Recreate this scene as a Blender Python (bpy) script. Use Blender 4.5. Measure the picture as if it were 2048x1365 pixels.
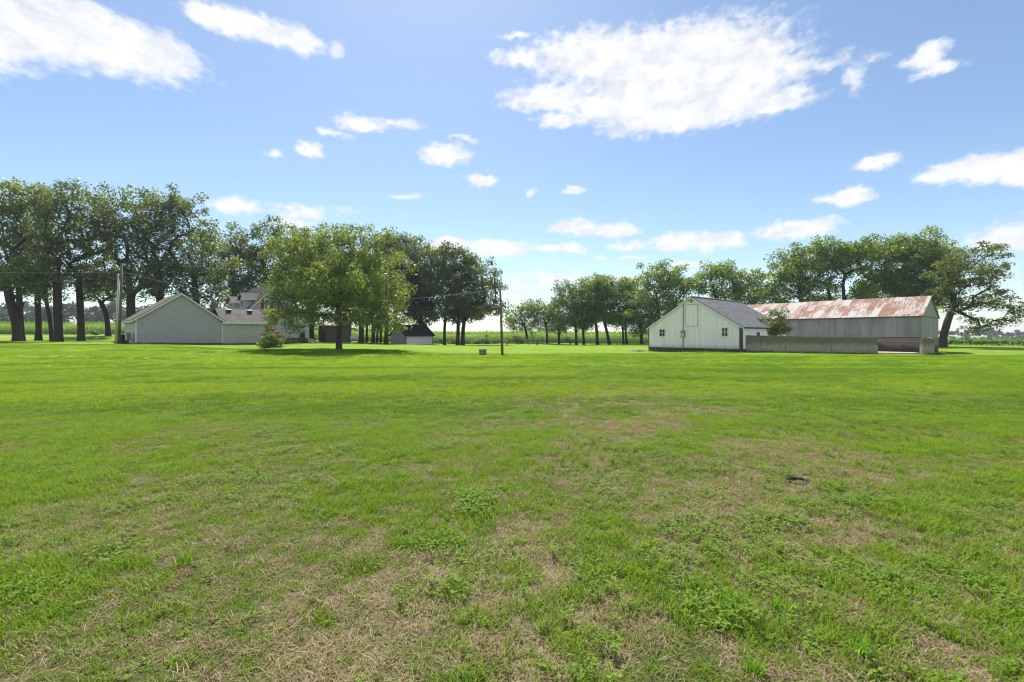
import bpy, math, random
import numpy as np
from mathutils import Vector, Matrix
for o in list(bpy.data.objects): bpy.data.objects.remove(o)
S = bpy.context.scene
COL = S.collection
R = math.radians
F = 900.0; HY = 671.0; CX = 1024.0; EYE = 1.6

# ------------------------------------------------------------------ camera
cd = bpy.data.cameras.new('camera'); cam = bpy.data.objects.new('camera', cd); COL.objects.link(cam)
cd.sensor_width = 36; cd.lens = 36 * F / 2048; cd.shift_y = -11.5 / 2048
cd.clip_start = 0.05; cd.clip_end = 9000
cam.location = (0, 0, EYE); cam.rotation_euler = (R(90), 0, 0)
S.camera = cam
# ------------------------------------------------------------------ sun
SUN_EL = 57.0
SUN_H = (-0.196, 0.98)                       # horizontal direction towards the sun
sv = Vector((SUN_H[0] * math.cos(R(SUN_EL)), SUN_H[1] * math.cos(R(SUN_EL)), math.sin(R(SUN_EL))))
ld = bpy.data.lights.new('sun', 'SUN'); ld.energy = 4.8; ld.angle = R(0.5); ld.color = (1, 0.95, 0.86)
sun = bpy.data.objects.new('sun', ld); COL.objects.link(sun)
sun.rotation_euler = sv.to_track_quat('Z', 'Y').to_euler(); sun.location = (0, 0, 50)
# ------------------------------------------------------------------ world: Nishita sky with drifting cumulus
W = bpy.data.worlds.new('World'); S.world = W; W.use_nodes = True
wt = W.node_tree; wt.nodes.clear()
def wn(t, **k):
    n = wt.nodes.new(t)
    for a, b in k.items(): setattr(n, a, b)
    return n
def wl(a, b): wt.links.new(a, b)
out = wn('ShaderNodeOutputWorld'); bg = wn('ShaderNodeBackground'); wl(bg.outputs[0], out.inputs[0])
sky = wn('ShaderNodeTexSky'); sky.sky_type = 'NISHITA'; sky.sun_disc = False
sky.sun_elevation = R(SUN_EL); sky.sun_rotation = math.atan2(SUN_H[0], SUN_H[1])
sky.altitude = 200; sky.air_density = 1.0; sky.dust_density = 0.5; sky.ozone_density = 2.0
bg.inputs[1].default_value = 0.082
tc = wn('ShaderNodeTexCoord'); sx = wn('ShaderNodeSeparateXYZ'); wl(tc.outputs['Generated'], sx.inputs[0])
def wm(op, a, b=None, c=None, clamp=False):
    n = wn('ShaderNodeMath', operation=op, use_clamp=clamp)
    for i, v in enumerate((a, b, c)):
        if v is None: continue
        if isinstance(v, (int, float)): n.inputs[i].default_value = v
        else: wl(v, n.inputs[i])
    return n.outputs[0]
az = wm('ARCTAN2', sx.outputs[0], sx.outputs[1]); el = wm('ARCSINE', sx.outputs[2])
cxy = wn('ShaderNodeCombineXYZ'); wl(az, cxy.inputs[0]); wl(el, cxy.inputs[1])
nz = wn('ShaderNodeTexNoise'); nz.inputs['Scale'].default_value = 16; nz.inputs['Detail'].default_value = 5
nz.inputs['Roughness'].default_value = 0.62; nz.noise_dimensions = '2D'
sc2 = wn('ShaderNodeVectorMath', operation='MULTIPLY'); sc2.inputs[1].default_value = (1, 1.7, 1)
wl(cxy.outputs[0], sc2.inputs[0]); wl(sc2.outputs[0], nz.inputs['Vector'])
# warp the coordinates a little with the noise colour
wv = wn('ShaderNodeVectorMath', operation='MULTIPLY_ADD'); wl(nz.outputs['Color'], wv.inputs[0])
wv.inputs[1].default_value = (0.050, 0.030, 0); 
of = wn('ShaderNodeVectorMath', operation='ADD'); wl(cxy.outputs[0], of.inputs[0]); of.inputs[1].default_value = (-0.025, -0.015, 0)
wl(of.outputs[0], wv.inputs[2])
P = wv.outputs[0]
# clouds as (x, y, half width, half height, strength) read off the photograph, kept as azimuth and elevation
CL = [(60,55,170,55,1),(200,90,190,45,1),(300,100,95,42,1),(-90,40,180,80,1),(150,25,130,30,1),
 (455,42,75,28,1),(540,65,60,26,1),(595,82,50,26,1),(670,100,16,20,.6),
 (1180,110,110,48,1),(1330,120,190,62,1),(1470,150,120,60,1),(1280,200,150,50,1),(1420,215,120,38,1),(1540,205,80,24,.9),
 (1100,195,85,28,.95),(1040,115,50,18,.75),(1110,240,40,14,.85),(1300,240,90,30,.9),(1590,140,45,26,.6),
 (1035,70,34,8,.6),(1650,130,60,16,.45),(1710,155,24,30,.55),(1745,110,26,12,.35),
 (1850,115,46,22,.85),(1880,135,40,14,.75),(720,246,55,14,.8),(672,268,30,9,.6),(800,247,40,10,.6),
 (620,300,26,14,.95),(545,306,16,7,.7),(890,310,44,19,1),(930,279,28,6,.5),(966,361,30,11,.9),(1062,390,13,8,.6),(1145,382,26,8,.8),
 (1755,322,42,16,.95),(1900,345,65,20,1),(1985,335,80,26,1),(2080,340,80,30,1),(1693,396,54,13,1),(1600,458,74,17,1),(1560,466,50,12,.8),
 (465,410,52,16,.85),(600,425,52,13,.75),(815,392,34,7,.6),(1145,455,46,15,1),(1232,462,44,14,1),(1125,498,46,9,.9),
 (1355,484,50,16,1),(1425,483,60,17,1),(1260,491,36,9,.8),(995,497,60,16,.95),(900,488,50,12,.8),(1205,518,18,7,.5),(1270,516,24,6,.5),
 (2010,475,70,24,1),(2080,470,80,30,1),(1380,530,50,9,.6),(1090,560,90,16,.6),(1230,560,90,12,.5),(1180,590,120,14,.4),
 (1960,560,70,12,.4),(590,450,50,14,.6),(690,420,40,10,.3),(1360,560,120,10,.3),(1990,595,90,10,.35)]
den = None
def skyang(px, py):
    x = (px - CX) / F; z = (HY - py) / F; l = math.sqrt(x * x + 1 + z * z)
    return math.atan2(x, 1), math.asin(z / l)
fill_clouds = []
rng0 = random.Random(5)
for i in range(15):                                  # unseen cumulus behind the camera, added to brighten the shaded walls
    fill_clouds.append((1.35+3.6*((i*.618) % 1), .12+1.1*i/15, rng0.uniform(.25, .45), rng0.uniform(.10, .17), 1))
items = []
for (px, py, rx, ry, s) in CL:
    a, e = skyang(px, py); a2, e2 = skyang(px + 1, py + 1)
    kx = abs(a2 - a); ke = abs(math.asin((HY - py + 1) / F / math.sqrt(((px - CX) / F) ** 2 + 1 + ((HY - py + 1) / F) ** 2)) - e)
    items.append((a, e, rx * kx, ry * ke, s))
for (a, e, rx, ry, s) in fill_clouds:
    if a > math.pi: a -= 2 * math.pi
    items.append((a, e, rx, ry, s))
for (a, e, rx, ry, s) in items:
    m = wn('ShaderNodeVectorMath', operation='MULTIPLY_ADD'); wl(P, m.inputs[0])
    m.inputs[1].default_value = (1 / rx, 1 / ry, 0); m.inputs[2].default_value = (-a / rx, -e / ry, 0)
    l = wn('ShaderNodeVectorMath', operation='LENGTH'); wl(m.outputs[0], l.inputs[0])
    v = wm('MULTIPLY_ADD', l.outputs['Value'], -s * 0.95, s * 1.40)
    den = v if den is None else wm('SMOOTH_MAX', den, v, 0.25)
nz2 = wn('ShaderNodeTexNoise'); nz2.noise_dimensions = '2D'; nz2.inputs['Scale'].default_value = 38
nz2.inputs['Detail'].default_value = 6; nz2.inputs['Roughness'].default_value = 0.56; wl(sc2.outputs[0], nz2.inputs['Vector'])
d1 = wm('ADD', den, wm('MULTIPLY_ADD', nz2.outputs['Fac'], 1.0, -0.5))
mr = wn('ShaderNodeMapRange', interpolation_type='SMOOTHSTEP'); wl(d1, mr.inputs[0])
mr.inputs[1].default_value = 0.02; mr.inputs[2].default_value = 0.80
# grey to white cloud shading, put into the colour by noise
cc = wn('ShaderNodeMix', data_type='RGBA'); csh = wn('ShaderNodeMapRange'); wl(nz.outputs['Fac'], csh.inputs[0]); csh.inputs[1].default_value = .36; csh.inputs[2].default_value = .60
wl(csh.outputs[0], cc.inputs[0])
cc.inputs[6].default_value = (5.2, 5.4, 5.75, 1); cc.inputs[7].default_value = (6.4, 6.4, 6.45, 1)
mx = wn('ShaderNodeMix', data_type='RGBA'); wl(wm('MULTIPLY', mr.outputs[0], 0.97), mx.inputs[0])
tn_ = wn('ShaderNodeMix', data_type='RGBA', blend_type='MULTIPLY'); tn_.inputs[0].default_value = 1
tn_.inputs[7].default_value = (.96, .985, .97, 1); wl(sky.outputs[0], tn_.inputs[6]); wl(tn_.outputs[2], mx.inputs[6]); wl(cc.outputs[2], mx.inputs[7])
wl(mx.outputs[2], bg.inputs[0])
W.cycles.sampling_method = 'MANUAL'; W.cycles.sample_map_resolution = 256
# ------------------------------------------------------------------ render settings
S.render.engine = 'CYCLES'
S.view_settings.view_transform = 'Standard'; S.view_settings.look = 'None'
S.view_settings.exposure = 1.0; S.view_settings.gamma = 1
S.cycles.max_bounces = 5; S.cycles.diffuse_bounces = 2; S.cycles.transmission_bounces = 3; S.cycles.transparent_max_bounces = 4
S.cycles.glossy_bounces = 2; S.cycles.volume_bounces = 0
S.cycles.use_denoising = True; S.cycles.denoising_input_passes = 'RGB_ALBEDO_NORMAL'; S.cycles.denoising_prefilter = 'ACCURATE'; S.cycles.filter_width = 1.2; S.cycles.sample_clamp_indirect = 4; S.cycles.sample_clamp_direct = 12
S.cycles.caustics_reflective = False; S.cycles.caustics_refractive = False

# ================================================================== helpers
rng = np.random.default_rng(7)
def tag(o, label=None, cat=None, group=None, kind=None):
    if label: o['label'] = label
    if cat: o['category'] = cat
    if group: o['group'] = group
    if kind: o['kind'] = kind
    return o
def empty(name, loc, rz=0.0):
    o = bpy.data.objects.new(name, None); COL.objects.link(o); o.location = loc; o.rotation_euler = (0, 0, rz)
    o.empty_display_size = .3
    return o
def mesh_obj(name, V, Fs, mat=None, parent=None, smooth=False, link=True):
    me = bpy.data.meshes.new(name)
    me.from_pydata([tuple(v) for v in V], [], [tuple(f) for f in Fs]); me.update()
    if mat: me.materials.append(mat)
    if smooth: me.polygons.foreach_set('use_smooth', [True] * len(me.polygons))
    o = bpy.data.objects.new(name, me)
    if link: COL.objects.link(o)
    if parent: o.parent = parent
    return o
def quads_obj(name, V, nper, mat, parent=None, attr=None, smooth=False, link=True):
    """V (n*nper,3) numpy, every nper verts one polygon"""
    V = np.asarray(V, dtype=np.float32); n = len(V) // nper
    me = bpy.data.meshes.new(name)
    me.vertices.add(len(V)); me.vertices.foreach_set('co', V.ravel())
    me.loops.add(len(V)); me.loops.foreach_set('vertex_index', np.arange(len(V), dtype=np.int32))
    me.polygons.add(n); me.polygons.foreach_set('loop_start', np.arange(0, len(V), nper, dtype=np.int32))
    me.update(calc_edges=True)
    if attr is not None:
        a = me.attributes.new('tint', 'FLOAT', 'POINT'); a.data.foreach_set('value', np.repeat(np.asarray(attr, dtype=np.float32), nper))
    me.materials.append(mat); me.validate()
    o = bpy.data.objects.new(name, me)
    if link: COL.objects.link(o)
    if parent: o.parent = parent
    return o
class MB:
    def __init__(s): s.V = []; s.F = []
    def add(s, V, Fs):
        b = len(s.V); s.V += [tuple(v) for v in V]; s.F += [tuple(i + b for i in f) for f in Fs]
    def box(s, x0, x1, y0, y1, z0, z1):
        s.add([(x0,y0,z0),(x1,y0,z0),(x1,y1,z0),(x0,y1,z0),(x0,y0,z1),(x1,y0,z1),(x1,y1,z1),(x0,y1,z1)],
              [(0,3,2,1),(4,5,6,7),(0,1,5,4),(1,2,6,5),(2,3,7,6),(3,0,4,7)])
    def prism(s, poly, axis, a0, a1):
        """poly: list of 2d points; axis 'y': (u,v)->(u,a,v); 'x': (a,u,v); 'z': (u,v,a)"""
        n = len(poly)
        def m(p, a): return {'y': (p[0], a, p[1]), 'x': (a, p[0], p[1]), 'z': (p[0], p[1], a)}[axis]
        V = [m(p, a0) for p in poly] + [m(p, a1) for p in poly]
        s.add(V, [tuple(range(n)), tuple(range(2*n-1, n-1, -1))] + [(i, (i+1) % n, n + (i+1) % n, n + i) for i in range(n)])
    def tube(s, pts, rad, n=8, cap=True):
        pts = [Vector(p) for p in pts]; rads = rad if hasattr(rad, '__len__') else [rad] * len(pts)
        b = len(s.V)
        for i, p in enumerate(pts):
            d = (pts[min(i+1, len(pts)-1)] - pts[max(i-1, 0)]).normalized()
            u = d.cross(Vector((0, 0, 1)) if abs(d.z) < .9 else Vector((1, 0, 0))).normalized(); v = d.cross(u)
            for k in range(n):
                a = 2 * math.pi * k / n; s.V.append(tuple(p + rads[i] * (math.cos(a) * u + math.sin(a) * v)))
        for i in range(len(pts) - 1):
            for k in range(n):
                s.F.append((b+i*n+k, b+i*n+(k+1) % n, b+(i+1)*n+(k+1) % n, b+(i+1)*n+k))
        if cap:
            s.F.append(tuple(b+k for k in range(n))); s.F.append(tuple(b+(len(pts)-1)*n+k for k in range(n-1, -1, -1)))
    def build(s, name, mat, parent=None, smooth=False):
        o = mesh_obj(name, s.V, s.F, mat, parent, smooth)
        import bmesh
        bm = bmesh.new(); bm.from_mesh(o.data); bmesh.ops.recalc_face_normals(bm, faces=bm.faces); bm.to_mesh(o.data); bm.free()
        return o
# ---- value noise
PERM = rng.random((256, 256))
def vnoise(x, y):
    xi = np.floor(x).astype(int); yi = np.floor(y).astype(int); fx = x - xi; fy = y - yi
    fx = fx * fx * (3 - 2 * fx); fy = fy * fy * (3 - 2 * fy)
    a = PERM[xi & 255, yi & 255]; b = PERM[(xi+1) & 255, yi & 255]; c = PERM[xi & 255, (yi+1) & 255]; d = PERM[(xi+1) & 255, (yi+1) & 255]
    return (a * (1-fx) + b * fx) * (1-fy) + (c * (1-fx) + d * fx) * fy
def fbm(x, y, o=4):
    t = 0; amp = .5; n = 0
    for i in range(o):
        t = t + amp * vnoise(x * 2**i + 17.3 * i, y * 2**i + 9.1 * i); n += amp; amp *= .5
    return t / n
def sstep(a, b, x):
    t = np.clip((x - a) / (b - a), 0, 1); return t * t * (3 - 2 * t)
def at(px, d): return (px - CX) / F * d
def zof(py, d): return EYE + (HY - py) / F * d
# ---- terrain
GP = []
for gx in (-30, -18, -8, 0, 8, 18, 30):
    for gy in (2, 10, 18, 26): 
        if abs(gx) < gy * 1.6 + 12: GP.append((gx, gy, 0))
GP += [(-30, 33, .35), (-18, 34, .1)]
for (px, py, d) in [(1004,711,40),(965,710,40),(1483,705,42),(1297,703,49.6),(1857,711,37.5),(1757,708.5,38.6),
    (271,688.6,43.9),(444.6,689.5,49.1),(235,688.5,43.5),(529,688.6,52.2),(40,683,55),(115,684,55),(163,682,58),(217,671.5,70),(0,669.5,88),(220,669.5,88),
    (535,697,47),(678,698.5,44),(660,688,60),(610,680,61),(704,685,72),(812,691,72),(865,691,75),(920,691,75),(1053,686,90),(1150,690.5,85),(1218,689.5,83),
    (1284,688.5,80),(950,688.5,95),(1250,688,95),(1880,691,75),(1960,691.5,75),(2048,693,76),(1750,708,44),(722,686,70),(770,689,66)]:
    GP.append((at(px, d), d, zof(py, d)))
GP += [(29,60,-.2),(45,62,-.1),(-44,52,1.0),(0,110,0),(-60,110,1.6),(30,110,-.1),(0,200,.2),(0,400,.4),(-110,200,1.6),(-250,240,1.6),(-120,100,1.8),
       (100,100,-.6),(200,200,-2.2),(400,400,-4.3),(330,400,-4.3),(600,500,-4.5),(60,45,-.1),(80,60,-.1),(-60,30,.5),(-80,50,1.0),(200,300,-3),(150,400,-1.5),
       (0,-20,0),(40,-20,0),(-40,-20,0),(0,-100,0),(100,0,0),(-100,0,0.3),(0,900,0),(-500,800,0),(500,900,-3)]
GP = np.array(GP, dtype=float)
def gz(x, y):
    x = np.asarray(x, float); y = np.asarray(y, float); sh = x.shape; x = x.ravel(); y = y.ravel(); res = np.empty(len(x))
    for i in range(0, len(x), 20000):
        dx = x[i:i+20000, None] - GP[None, :, 0]; dy = y[i:i+20000, None] - GP[None, :, 1]
        r2 = dx * dx + dy * dy; sm = 4 + (x[i:i+20000, None]**2 + y[i:i+20000, None]**2) * .002
        w = 1 / (r2 + sm) ** 2
        res[i:i+20000] = (w * GP[None, :, 2]).sum(1) / w.sum(1)
    return res.reshape(sh)
def g0(x, y): return float(gz(np.array([x]), np.array([y]))[0])
# ---- how dry the turf is
def dryness(x, y):
    x = np.asarray(x, float); y = np.asarray(y, float)
    lo = np.interp(y, [0, 2.3, 3.4, 4.4, 6.3, 9, 12, 15], [-2.2, -1.7, -1.4, -1.1, -.8, -.4, 0, 1.0])
    hi = np.interp(y, [0, 2.3, 3.4, 4.4, 6.3, 9, 12, 15], [4.5, 4.4, 4.4, 4.5, 4.6, 5.0, 5.2, 4.0])
    lo = lo + 1.6 * (fbm(x*.5+3, y*.5) - .5); hi = hi + 1.6 * (fbm(x*.4+31, y*.4+9) - .5)
    z = sstep(-.7, .6, x - lo) * sstep(-.7, .8, hi - x) * (1 - sstep(10, 14.5, y))
    n = fbm(x * 1.3 + 5, y * .9 + 2, 5); n2 = fbm((x - y * .55) * 2.1 + 40, (y + x * .3) * .55 + 3, 4)
    tr_ = np.maximum(np.exp(-((x - 2.8 - .12*np.sin(y*.9)) / .26)**2), .6*np.exp(-((x - 1.25 - .1*np.sin(y*.7+1)) / .2)**2)) * (1 - sstep(8, 12, y))
    core = z * (0.40 + .42 * tr_ + 1.9 * (n - .5) + 1.9 * (n2 - .5))
    core = core * (.62 + .38 * sstep(-.8, 1.6, x))
    left = (1 - sstep(2.6, 5.4, y + .25 * x)) * sstep(.42, .62, fbm(x * .9 + 9, y * .9 + 71, 4)) * .22
    spots = sstep(.66, .8, fbm(x * .35 + 60, y * .35 + 12, 4)) * .55 * sstep(8, 12, y) * sstep(-4, 6, x) * (1 - sstep(24, 34, y))
    base = np.maximum(np.maximum(core, left), spots)
    fine = fbm(x * 5.5 + 13, y * 5.5 + 29, 3) - .5
    amt = np.clip(z * 1.0 + .35 * (1 - sstep(3.5, 7, y)), 0, 1)
    return np.clip(base + amt * (fine * 2.4 + .10), 0, 1)

# ================================================================== materials
def new_mat(name):
    m = bpy.data.materials.new(name); m.use_nodes = True; nt = m.node_tree; nt.nodes.clear(); return m, nt
def N(nt, t, **k):
    n = nt.nodes.new(t)
    for a, b in k.items(): setattr(n, a, b)
    return n
def setin(nt, sock, v):
    if isinstance(v, bpy.types.NodeSocket): nt.links.new(v, sock)
    else: sock.default_value = v
def mixc(nt, f, a, b, blend='MIX'):
    n = N(nt, 'ShaderNodeMix', data_type='RGBA', blend_type=blend)
    setin(nt, n.inputs[0], f)
    for i, v in ((6, a), (7, b)): setin(nt, n.inputs[i], v if isinstance(v, bpy.types.NodeSocket) else (*v, 1))
    return n.outputs[2]
def mth(nt, op, a, b=0.0, c=0.0, clamp=False):
    n = N(nt, 'ShaderNodeMath', operation=op, use_clamp=clamp)
    for i, v in enumerate((a, b, c)): setin(nt, n.inputs[i], v)
    return n.outputs[0]
def noise(nt, vec, scale, detail=4, rough=.55):
    n = N(nt, 'ShaderNodeTexNoise'); nt.links.new(vec, n.inputs['Vector']); n.inputs['Scale'].default_value = scale
    n.inputs['Detail'].default_value = detail; n.inputs['Roughness'].default_value = rough; return n.outputs['Fac']
def ramp(nt, f, a, b):
    n = N(nt, 'ShaderNodeMapRange'); nt.links.new(f, n.inputs[0]); n.inputs[1].default_value = a; n.inputs[2].default_value = b; return n.outputs[0]
def coords(nt, scale=(1, 1, 1)):
    t = N(nt, 'ShaderNodeTexCoord'); m = N(nt, 'ShaderNodeMapping'); m.inputs['Scale'].default_value = scale
    nt.links.new(t.outputs['Object'], m.inputs[0]); return m.outputs[0]
def finish(m, nt, col, rough=.8, bump=None, bstr=.3, bdist=.02, metal=0.0, spec=.3):
    p = N(nt, 'ShaderNodeBsdfPrincipled'); o = N(nt, 'ShaderNodeOutputMaterial')
    setin(nt, p.inputs['Base Color'], col if isinstance(col, bpy.types.NodeSocket) else (*col, 1))
    setin(nt, p.inputs['Roughness'], rough); p.inputs['Metallic'].default_value = metal; p.inputs['Specular IOR Level'].default_value = spec
    if bump is not None:
        b = N(nt, 'ShaderNodeBump'); b.inputs['Strength'].default_value = bstr; b.inputs['Distance'].default_value = bdist
        nt.links.new(bump, b.inputs['Height']); nt.links.new(b.outputs[0], p.inputs['Normal'])
    nt.links.new(p.outputs[0], o.inputs[0]); return m
def simple(name, c1, c2=None, sc=(1, 1, 1), ns=3.0, rough=.8, a=.35, b=.65, bump=.0, metal=0, spec=.3, detail=5):
    m, nt = new_mat(name); v = coords(nt, sc); n = noise(nt, v, ns, detail)
    col = mixc(nt, ramp(nt, n, a, b), c1, c2 or c1)
    return finish(m, nt, col, rough, n if bump else None, bump, .03, metal, spec)
M = {}
M['siding'] = simple('grey_siding_paint', (.33, .305, .36), (.385, .36, .415), (1, 1, 6), 1.2, .55)
M['siding2'] = simple('pale_siding_paint', (.40, .385, .425), (.455, .435, .475), (1, 1, 6), 1.2, .55)
M['trim'] = simple('white_trim_paint', (.70, .74, .72), (.62, .66, .64), ns=2, rough=.45)
M['whiteboard'] = simple('white_board_paint', (.80, .755, .80), (.88, .84, .88), (1, 1, .25), 3.0, .6, .3, .7)
def boards():
    m, nt = new_mat('white_board_paint'); v = coords(nt, (1, 1, .25)); n = noise(nt, v, 3, 5); n2 = noise(nt, coords(nt, (9, 9, .5)), 1.5, 4); n3 = noise(nt, coords(nt), 2.2, 5)
    col = mixc(nt, ramp(nt, n, .3, .7), (.83, .76, .84), (.92, .845, .93)); s_ = N(nt, 'ShaderNodeSeparateXYZ'); nt.links.new(coords(nt), s_.inputs[0])
    bd = N(nt, 'ShaderNodeTexWhiteNoise', noise_dimensions='1D'); nt.links.new(mth(nt, 'FLOOR', mth(nt, 'DIVIDE', s_.outputs[0], .3)), bd.inputs['W'])
    col = mixc(nt, mth(nt, 'MULTIPLY', bd.outputs['Value'], .22), col, (.55, .53, .53))
    dirt = ramp(nt, mth(nt, 'ADD', s_.outputs[2], mth(nt, 'MULTIPLY', n3, -.9)), .25, -.12)
    col = mixc(nt, mth(nt, 'MULTIPLY', dirt, .5), col, (.30, .27, .20)); col = mixc(nt, mth(nt, 'MULTIPLY', ramp(nt, n2, .58, .74), .3), col, (.42, .39, .36))
    return finish(m, nt, col, .65, n2, .15, .01, spec=.2)
M['whiteboard'] = boards()
M['whiteside'] = simple('white_rib_paint', (.84, .83, .86), (.74, .73, .75), (2, 2, .4), 2.5, .6)
M['darktrim'] = simple('dark_trim_paint', (.035, .045, .045), (.05, .06, .06), ns=4, rough=.5)
M['glass'] = finish(*new_mat('dark_window_glass'), (.015, .018, .02), .08, spec=.6)
M['redshut'] = simple('dark_red_paint', (.20, .025, .018), (.15, .02, .015), ns=5, rough=.5)
M['metalbox'] = simple('grey_enamel', (.16, .19, .19), (.2, .23, .23), ns=5, rough=.5)
M['galv'] = simple('galvanised_steel', (.42, .45, .47), (.52, .54, .55), ns=6, rough=.45, metal=.4)
M['wood_pole'] = simple('weathered_pole_wood', (.085, .065, .05), (.16, .13, .10), (8, 8, .5), 3, .9, bump=.4)
M['oldwood'] = simple('old_grey_boards', (.055, .06, .055), (.10, .11, .10), (6, 6, .6), 3, .9, bump=.3)
M['bark'] = simple('oak_bark', (.022, .018, .014), (.055, .044, .034), (5, 5, 1.2), 3, .95, bump=.8)
M['bark2'] = simple('walnut_bark', (.035, .028, .021), (.08, .066, .05), (5, 5, 1.2), 3, .95, bump=.8)
M['brick'] = simple('brown_brick', (.16, .09, .07), (.24, .15, .12), ns=8, rough=.9)
M['white_tank'] = simple('white_tank_enamel', (.66, .68, .70), (.56, .58, .6), ns=2, rough=.35, spec=.5)
M['soil'] = simple('dark_soil', (.04, .03, .02), (.09, .07, .05), ns=6, rough=1, bump=.6)
M['black'] = simple('black_plastic_and_shade', (.012, .012, .014), (.02, .02, .022), ns=6, rough=.5)  # also colours openings black in place of the shade inside
M['wire'] = simple('aluminium_cable', (.25, .25, .24), (.3, .3, .3), ns=3, rough=.5)
M['stone'] = simple('weathered_block', (.16, .14, .12), (.27, .25, .21), (2, 2, 2), 6, .9, bump=.5)
M['gravel'] = simple('grey_brown_rubble', (.14, .11, .09), (.27, .23, .20), ns=9, rough=1, bump=.6)
def shingle(name, c1, c2):
    m, nt = new_mat(name); v = coords(nt)
    br = N(nt, 'ShaderNodeTexBrick'); t = N(nt, 'ShaderNodeTexCoord')
    mp = N(nt, 'ShaderNodeMapping'); mp.inputs['Scale'].default_value = (1, 1, 1); nt.links.new(t.outputs['UV'], mp.inputs[0]); nt.links.new(mp.outputs[0], br.inputs['Vector'])
    br.inputs['Color1'].default_value = (*c1, 1); br.inputs['Color2'].default_value = (*c2, 1); br.inputs['Mortar'].default_value = (*[c * .55 for c in c1], 1)
    br.inputs['Scale'].default_value = 1; br.inputs['Brick Width'].default_value = .32; br.inputs['Row Height'].default_value = .14; br.inputs['Mortar Size'].default_value = .012
    n = noise(nt, mp.outputs[0], 1.3, 5); n3 = noise(nt, mp.outputs[0], 14, 3)
    col = mixc(nt, 1.0, br.outputs['Color'], mixc(nt, ramp(nt, n, .3, .7), (.72, .72, .72), (1.2, 1.18, 1.15)), 'MULTIPLY')
    col = mixc(nt, 1.0, col, mixc(nt, ramp(nt, n3, .3, .7), (.75, .75, .75), (1.25, 1.25, 1.25)), 'MULTIPLY')
    return finish(m, nt, col, .95, br.outputs['Fac'], -.4, .02, spec=.15)
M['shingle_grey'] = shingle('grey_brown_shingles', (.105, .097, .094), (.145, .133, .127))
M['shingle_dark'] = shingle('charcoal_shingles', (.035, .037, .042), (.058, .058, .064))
M['shingle_barn'] = shingle('slate_grey_shingles', (.10, .105, .125), (.145, .15, .17))
M['shingle_black'] = shingle('near_black_shingles', (.018, .018, .02), (.032, .032, .035))
def rusty():
    m, nt = new_mat('rusty_steel_sheets'); t = N(nt, 'ShaderNodeTexCoord'); s = N(nt, 'ShaderNodeSeparateXYZ'); nt.links.new(t.outputs['UV'], s.inputs[0])
    u, v = s.outputs[0], s.outputs[1]
    cu = mth(nt, 'FLOOR', mth(nt, 'DIVIDE', u, .62)); off = mth(nt, 'MULTIPLY', mth(nt, 'MODULO', cu, 2.0), .35)
    cv = mth(nt, 'FLOOR', mth(nt, 'ADD', mth(nt, 'DIVIDE', v, 1.8), off))
    cb = N(nt, 'ShaderNodeCombineXYZ'); nt.links.new(cu, cb.inputs[0]); nt.links.new(cv, cb.inputs[1])
    wn_ = N(nt, 'ShaderNodeTexWhiteNoise', noise_dimensions='2D'); nt.links.new(cb.outputs[0], wn_.inputs['Vector'])
    sv_ = N(nt, 'ShaderNodeCombineXYZ'); nt.links.new(mth(nt, 'MULTIPLY', u, 9.0), sv_.inputs[0]); nt.links.new(mth(nt, 'MULTIPLY', v, .55), sv_.inputs[1])
    n = noise(nt, sv_.outputs[0], 1.0, 6, .7)
    r = mth(nt, 'ADD', mth(nt, 'MULTIPLY', wn_.outputs['Value'], .62), mth(nt, 'MULTIPLY', n, 2.4))
    rf = ramp(nt, r, 1.40, 1.62)
    n2 = noise(nt, sv_.outputs[0], 3, 5)
    rustc = mixc(nt, ramp(nt, n2, .3, .7), (.12, .045, .024), (.21, .10, .062))
    steel = mixc(nt, ramp(nt, n2, .3, .7), (.25, .24, .225), (.37, .36, .345))
    col = mixc(nt, rf, steel, rustc)
    w = mth(nt, 'SINE', mth(nt, 'MULTIPLY', u, 2 * math.pi / .125))
    return finish(m, nt, col, .75, w, .35, .015, metal=0.0, spec=.3)
M['rusty'] = rusty()
def steelwall():
    m, nt = new_mat('weathered_zinc_sheets'); v = coords(nt, (1, 1, 1)); s = N(nt, 'ShaderNodeSeparateXYZ'); nt.links.new(v, s.inputs[0])
    u = mth(nt, 'ADD', s.outputs[0], s.outputs[1])
    cu = mth(nt, 'FLOOR', mth(nt, 'DIVIDE', u, .7)); wn_ = N(nt, 'ShaderNodeTexWhiteNoise', noise_dimensions='1D'); nt.links.new(cu, wn_.inputs['W'])
    n = noise(nt, coords(nt, (.9, .9, .25)), 1.6, 6, .6)
    n2 = noise(nt, coords(nt, (7, 7, .4)), 1.6, 4)
    f = mth(nt, 'ADD', mth(nt, 'MULTIPLY', wn_.outputs['Value'], .25), mth(nt, 'ADD', mth(nt, 'MULTIPLY', n, .9), mth(nt, 'MULTIPLY', n2, .35)))
    col = mixc(nt, ramp(nt, f, .45, 1.05), (.13, .14, .15), (.33, .34, .345))
    w = mth(nt, 'SINE', mth(nt, 'MULTIPLY', u, 2 * math.pi / .125))
    return finish(m, nt, col, .6, w, .3, .012, spec=.3)
M['zinc'] = steelwall(); M['zinc_end'] = simple('dull_zinc_end_sheets', (.16, .16, .175), (.25, .25, .265), (3, 3, .3), 2, .6)
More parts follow.
